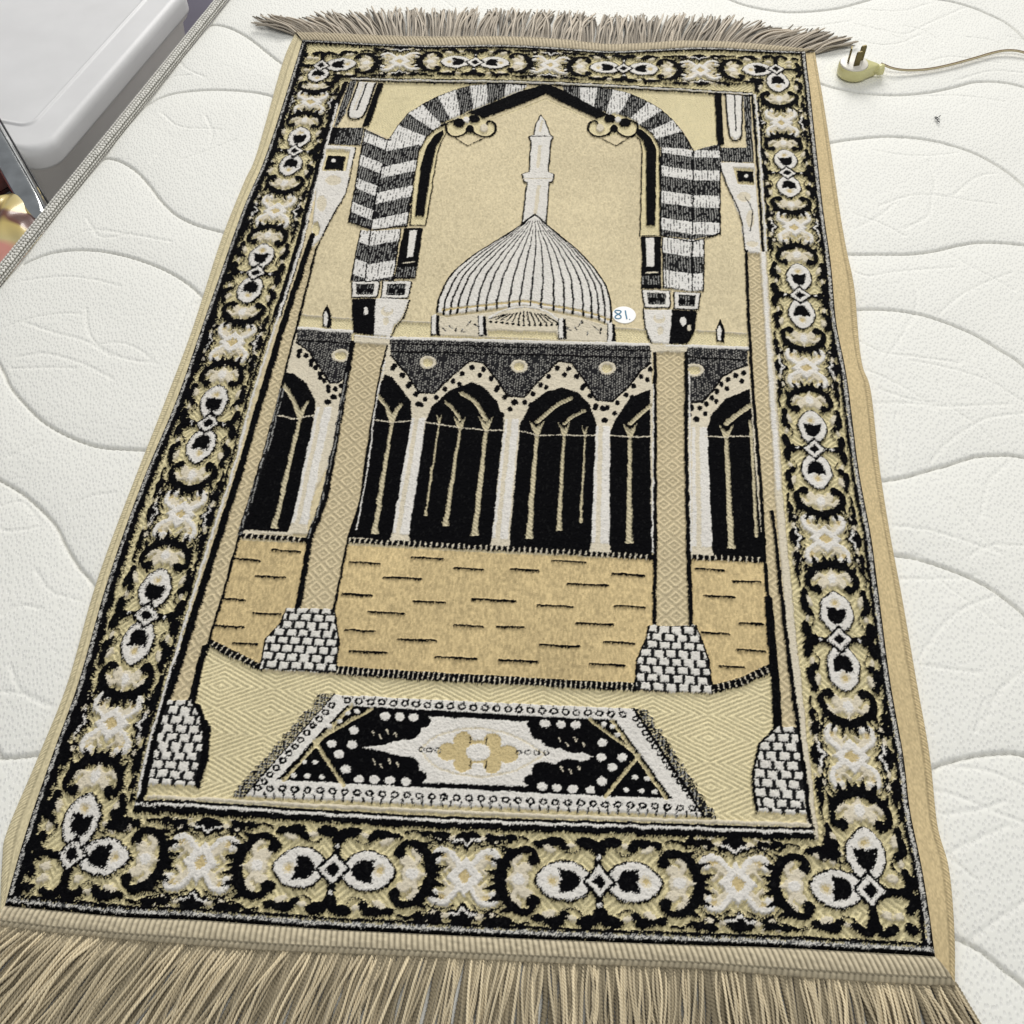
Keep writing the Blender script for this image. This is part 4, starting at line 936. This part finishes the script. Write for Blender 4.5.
# ------------------------------------------------------------------ plug and cable
pc = at(853.5, 68.5, 0.008); plug = empty('power_plug', (pc[0], pc[1], 0.0), 'cream yellow three pin power plug lying pins up with a thin brown cable', 'power plug')
pl_mat = plain('cream_plastic', (.68, .64, .31), .36, coat=.2, noise=.06); face_mat = plain('pale_plastic', (.74, .70, .62), .4)
brass = plain('tarnished_brass', (.16, .13, .055), .38, metallic=.85, noise=.2, nscale=200)
def body_ring(s, z):
    pts = []
    for i in range(56):
        a = 2 * PI * i / 56; x = 0.0190 * s * math.cos(a); y = 0.0182 * s * math.sin(a)
        nk = max(0, math.cos(a)) ** 14
        x = x + nk * 0.011 * s; y = y * (1 - .0 * nk)
        pts.append((x, y, z))
    return np.array(pts)
vs, fs = loft([body_ring(.86, 0.0), body_ring(.97, 0.0015), body_ring(1.0, 0.005), body_ring(1.0, 0.0115), body_ring(.985, 0.0138), body_ring(.95, 0.0146)])
bod = make_mesh('plug_body', vs, fs, pl_mat, parent=plug)
fr_ = lambda s, z: np.array([(-.001 + 0.0165 * s * math.cos(2 * PI * i / 40), 0.0165 * s * math.sin(2 * PI * i / 40), z) for i in range(40)])
vs, fs = loft([fr_(1.05, 0.0143), fr_(1.0, 0.0158), fr_(.96, 0.0160)]); make_mesh('pin_face', vs, fs, face_mat, parent=plug)
def pin(x, y, rot, hgt_):
    w, d = 0.0072, 0.0019; c, s = math.cos(rot), math.sin(rot); secs = []
    for z, k in ((0.0155, 1), (0.0155 + hgt_ * .9, 1), (0.0155 + hgt_, .75)):
        secs.append(np.array([(x + c * a * k - s * b_ * k, y + s * a * k + c * b_ * k, z) for a, b_ in ((-w/2, -d/2), (w/2, -d/2), (w/2, d/2), (-w/2, d/2))]))
    vs, fs = loft(secs); make_mesh('pin', vs, fs, brass, parent=plug, smooth=False)
pin(-0.0085, 0.001, math.radians(80), 0.019); pin(0.0005, -0.0065, math.radians(20), 0.0185); pin(0.0065, 0.0045, math.radians(25), 0.020)
gr = [(0.026,0,0.0075),(0.031,0.0005,0.0075),(0.036,0.001,0.0075)]
secs = [np.array([(p[0], p[1] + 0.0062 * w * math.cos(a), p[2] + 0.0058 * w * math.sin(a)) for a in np.linspace(0, 2 * PI, 16, endpoint=False)]) for p, w in zip([(.016,0,.0075),(.0285,0,.0075),(.029,0,.0075),(.036,.001,.0075),(.0365,.001,.0075)], (1.0, .9, 1.08, 1.08, .9))]
vs, fs = loft(secs); make_mesh('cable_collar', vs, fs, pl_mat, parent=plug)
cab = [(881,63.5),(892,68),(904,70),(918,70),(935,68),(955,63.5),(975,58),(992,53),(1005,50.5),(1018,51),(1030,55),(1050,66),(1080,84)]
zc = [0.0078,0.006,.004,.003,.0025,.0025,.0025,.003,.004,.004,.003,.002,.002]
cp = smooth_curve(np.array([at(x, y, z) for (x, y), z in zip(cab, zc)]), 160)
pm = cp - np.array(plug.location); tng = np.gradient(pm, axis=0); nrm = np.stack([-tng[:, 1], tng[:, 0], 0 * tng[:, 0]], 1); nrm /= np.linalg.norm(nrm, axis=1)[:, None]
vs, fs = loft(tube(pm + nrm * .0009, 0.00100)); make_mesh('cable', vs, fs, plain('brown_cable', (.17, .10, .045), .4), parent=plug)
vs, fs = loft(tube(pm - nrm * .0010, 0.00100)); make_mesh('cable', vs, fs, plain('pale_cable', (.50, .43, .26), .4), parent=plug)

# lint speck
lp = at(937, 120.5, -0.001)
lint = []
lv, lf, o_ = [], [], 0
for i in range(9):
    a = random.uniform(0, 6.3); p = np.array([[lp[0] + random.uniform(-.0025, .0035), lp[1] + random.uniform(-.005, .006), 0.0006]]); q = p[0] + np.array([math.cos(a), math.sin(a), .1]) * .003
    v_, f_ = loft(tube(np.vstack([p, (p[0] + q) / 2 + [0, 0, .0006], q]), .0005, 6)); lv.append(v_); lf += [tuple(k + o_ for k in w) for w in f_]; o_ += len(v_)
ln_ = make_mesh('lint_speck', np.vstack(lv), lf, plain('dark_lint', (.07, .07, .075), .9))
ln_['label'] = 'tiny dark speck of lint on the white mattress below the plug cable'; ln_['category'] = 'lint'

# ------------------------------------------------------------------ plastic tub beside the bed
zl = -0.035
A = at(43, 153, zl)[:2]; B = at(190, -16, zl)[:2]
tu = (B - A); TLn = np.linalg.norm(tu); tu /= TLn; tv = np.array([-tu[1], tu[0]])
TW = 0.36
tub = empty('storage_tub', (*(A + tu * TLn / 2 + tv * TW / 2), -0.31), 'white translucent plastic storage tub with ridged lid, beside the mattress', 'storage tub')
tub_mat = plain('milky_plastic', (.90, .885, .86), .35, noise=.05, nscale=12); lid_mat = plain('white_lid_plastic', (.88, .875, .885), .42, noise=.05, nscale=18, bump=.05)
def milky(m, amount):
    nt = m.node_tree; b = nt.nodes['Principled BSDF']; o = nt.nodes['Material Output']
    t = nt.nodes.new('ShaderNodeBsdfTranslucent'); t.inputs['Color'].default_value = (.93, .91, .88, 1); mx = nt.nodes.new('ShaderNodeMixShader'); mx.inputs[0].default_value = amount
    nt.links.new(b.outputs[0], mx.inputs[1]); nt.links.new(t.outputs[0], mx.inputs[2]); nt.links.new(mx.outputs[0], o.inputs['Surface'])
milky(tub_mat, .7); milky(lid_mat, .22)
def tring(ins, z, r):
    q = rrect(TLn - 2 * ins, TW - 2 * ins, max(.004, r), 7) + ins
    return np.array([(*(A + tu * a + tv * b_), z) for a, b_ in q]) - np.array(tub.location)
vs, fs = loft([tring(.040, -.31, .03), tring(.030, -.29, .03), tring(.008, -.075, .03), tring(.002, -.070, .03), tring(.002, -.062, .03), tring(.014, -.060, .03)], 'first')
make_mesh('tub_body', vs, fs, tub_mat, parent=tub)
prof = [(.001, zl - .030), (-.001, zl - .029), (-.001, zl - .026), (-.001, zl - .012), (.0, zl - .007), (.002, zl - .003), (.005, zl - .0008), (.008, zl), (.009, zl), (.014, zl), (.038, zl), (.0405, zl), (.0412, zl + .0012), (.0430, zl + .0020), (.0448, zl + .0012), (.0455, zl - .0003), (.048, zl - .0003), (.060, zl - .0003), (.09, zl - .0003)]
vs, fs = loft([tring(i, z, .03 - min(.02, i * .3)) for i, z in prof], 'last')
make_mesh('lid', vs, fs, lid_mat, parent=tub)

# ------------------------------------------------------------------ shiny things crowded at the left edge
fl = make_mesh('floor', [(-2.2, -1.6, -.31), (2.6, -1.6, -.31), (2.6, 2.8, -.31), (-2.2, 2.8, -.31)], [(0, 1, 2, 3)], plain('dark_floor', (.085, .075, .11), .6, noise=.2, nscale=6), smooth=False)
fl['kind'] = 'structure'

za = -0.03
a0, a1 = at(-22, 84, za), at(52, 212, za); dv = (a1 - a0)[:2]; Lc = np.linalg.norm(dv); dv /= Lc; nv_ = np.array([-dv[1], dv[0]])
can = empty('metal_container', (a0[0], a0[1], -0.31), 'shiny grey metal container with a dark rim, squeezed between the tub and mattress edge', 'metal container')
def crect(o_n, z, half=.014):
    pts = []
    for i in range(28):
        a = 2 * PI * i / 28; ex = math.copysign(abs(math.cos(a)) ** .35, math.cos(a)); ey = math.copysign(abs(math.sin(a)) ** .6, math.sin(a))
        p = a0[:2] + dv * (Lc / 2 + ex * (Lc / 2 - o_n)) - nv_ * (half) + nv_ * ey * (half - o_n)
        pts.append((p[0], p[1], z))
    return np.array(pts) - np.array(can.location)
vs, fs = loft([crect(0, -.31), crect(0, za - .008), crect(.002, za - .002), crect(.006, za), crect(.009, za + .0005)])
make_mesh('container_body', vs, fs, plain('polished_steel', (.72, .73, .72), .13, metallic=1.0, noise=.35, nscale=25), parent=can)
q0, q1 = a0 + np.array([*(nv_ * .0012), .001]), a1 + np.array([*(nv_ * .0012), .001])
vs, fs = loft(tube(np.linspace(q0, q1, 6) - np.array(can.location), .0013, 8)); make_mesh('rim', vs, fs, plain('black_rim', (.012, .012, .013), .4), parent=can)

def packet(name, c_px, z, size, rot, ramp, label, cat, seed):
    c = at(*c_px, z); o = empty(name, (c[0], c[1], z), label, cat)
    nu_, nv2 = 60, 44; uu, vv = np.meshgrid(np.linspace(-1, 1, nu_), np.linspace(-1, 1, nv2))
    w, d, hh_ = size
    base = (1 - np.abs(uu) ** 4) * (1 - np.abs(vv) ** 3)
    crk = value_noise(uu * 50 + 300, vv * 50 + 300, 14, seed) - .5; crk2 = value_noise(uu * 50 + 300 + vv * 20, vv * 50 + 300, 5, seed + 1) - .5
    fold = np.abs(value_noise(uu * 60 + 300 - vv * 30, vv * 40 + 300, 24, seed + 2) - .5)
    zt_ = hh_ * base ** .5 * (1 + .35 * crk) + .022 * fold * base
    X = uu * w + .006 * crk * (np.abs(vv) > .8); Y = vv * d + .008 * crk * (np.abs(uu) > .8)
    cr2, sr2 = math.cos(rot), math.sin(rot)
    tp = np.stack([X * cr2 - Y * sr2, X * sr2 + Y * cr2, zt_], -1).reshape(-1, 3); bt = tp.copy(); bt[:, 2] = -hh_ * .8 * base.ravel() ** .5 - .001
    f = grid_faces(nu_, nv2)
    m, nt, b = new_mat(name + '_foil'); b.inputs['Roughness'].default_value = .34; b.inputs['Coat Weight'].default_value = .35; b.inputs['Metallic'].default_value = .05
    tc = nt.nodes.new('ShaderNodeTexCoord'); n_ = nt.nodes.new('ShaderNodeTexNoise'); n_.inputs['Scale'].default_value = 11; n_.inputs['Detail'].default_value = 1.5
    rp_ = nt.nodes.new('ShaderNodeValToRGB'); el = rp_.color_ramp.elements
    for k, (p_, c_) in enumerate(ramp):
        e_ = el[k] if k < 2 else el.new(p_)
        e_.position = p_; e_.color = (*c_, 1)
    nt.links.new(tc.outputs['Object'], n_.inputs['Vector']); nt.links.new(n_.outputs['Fac'], rp_.inputs['Fac']); nt.links.new(rp_.outputs['Color'], b.inputs['Base Color'])
    make_mesh('wrapper', np.vstack([tp, bt]), np.vstack([f, f[:, ::-1] + nu_ * nv2]), m, parent=o)
    return o
packet('snack_packet', (2, 238), -0.046, (.056, .074, .013), .5, [(.38, (.09, .03, .02)), (.43, (.14, .05, .03)), (.46, (.56, .43, .15)), (.58, (.62, .52, .26)), (.64, (.62, .27, .22))], 'crumpled glossy yellow, pink and brown snack packet beside the mattress edge', 'packet', 90)
packet('foil_packet', (-14, 170), -0.085, (.050, .045, .020), -.6, [(.30, (.02, .012, .010)), (.46, (.06, .03, .025)), (.55, (.10, .05, .04)), (.66, (.30, .06, .05)), (.76, (.42, .36, .30))], 'dark brown shiny foil packet behind the yellow snack packet', 'packet', 95)

# ------------------------------------------------------------------ light: a big bright opening behind and above, soft room light
def area(name, loc, target, size, energy, rgb):
    l = bpy.data.lights.new(name, 'AREA'); l.shape = 'RECTANGLE'; l.size, l.size_y = size; l.energy = energy; l.color = rgb
    o = bpy.data.objects.new(name, l); col.objects.link(o); o.location = loc
    d = np.array(target) - np.array(loc)
    from mathutils import Vector
    o.rotation_euler = Vector(d).to_track_quat('-Z', 'Y').to_euler()
    return o
area('window_light', (0.45, 3.9, 2.0), (0.3, 0.5, 0), (2.3, 1.5), 121, (1.0, .98, .935))
area('ceiling_light', (0.7, 0.2, 2.0), (0.2, 0.5, 0), (1.3, 1.1), 19, (1.0, .985, .93))
w = bpy.data.worlds.new('World'); scene.world = w; w.use_nodes = True
bg = w.node_tree.nodes['Background']; bg.inputs['Color'].default_value = (.93, .975, 1.03, 1); bg.inputs['Strength'].default_value = 0.27

cam = bpy.data.cameras.new('camera'); cam.sensor_fit = 'HORIZONTAL'; cam.sensor_width = 36; cam.lens = 36 * F_PX / 1024; cam.clip_start = 0.02; cam.clip_end = 50
co = bpy.data.objects.new('camera', cam); col.objects.link(co)
from mathutils import Matrix
M = np.eye(4); M[:3, 0] = RM[0]; M[:3, 1] = -RM[1]; M[:3, 2] = -RM[2]; M[:3, 3] = CAM
co.matrix_world = Matrix(M.tolist()); scene.camera = co
scene.view_settings.view_transform = 'Standard'; scene.view_settings.look = 'None'; scene.view_settings.exposure = 0; scene.view_settings.gamma = 1
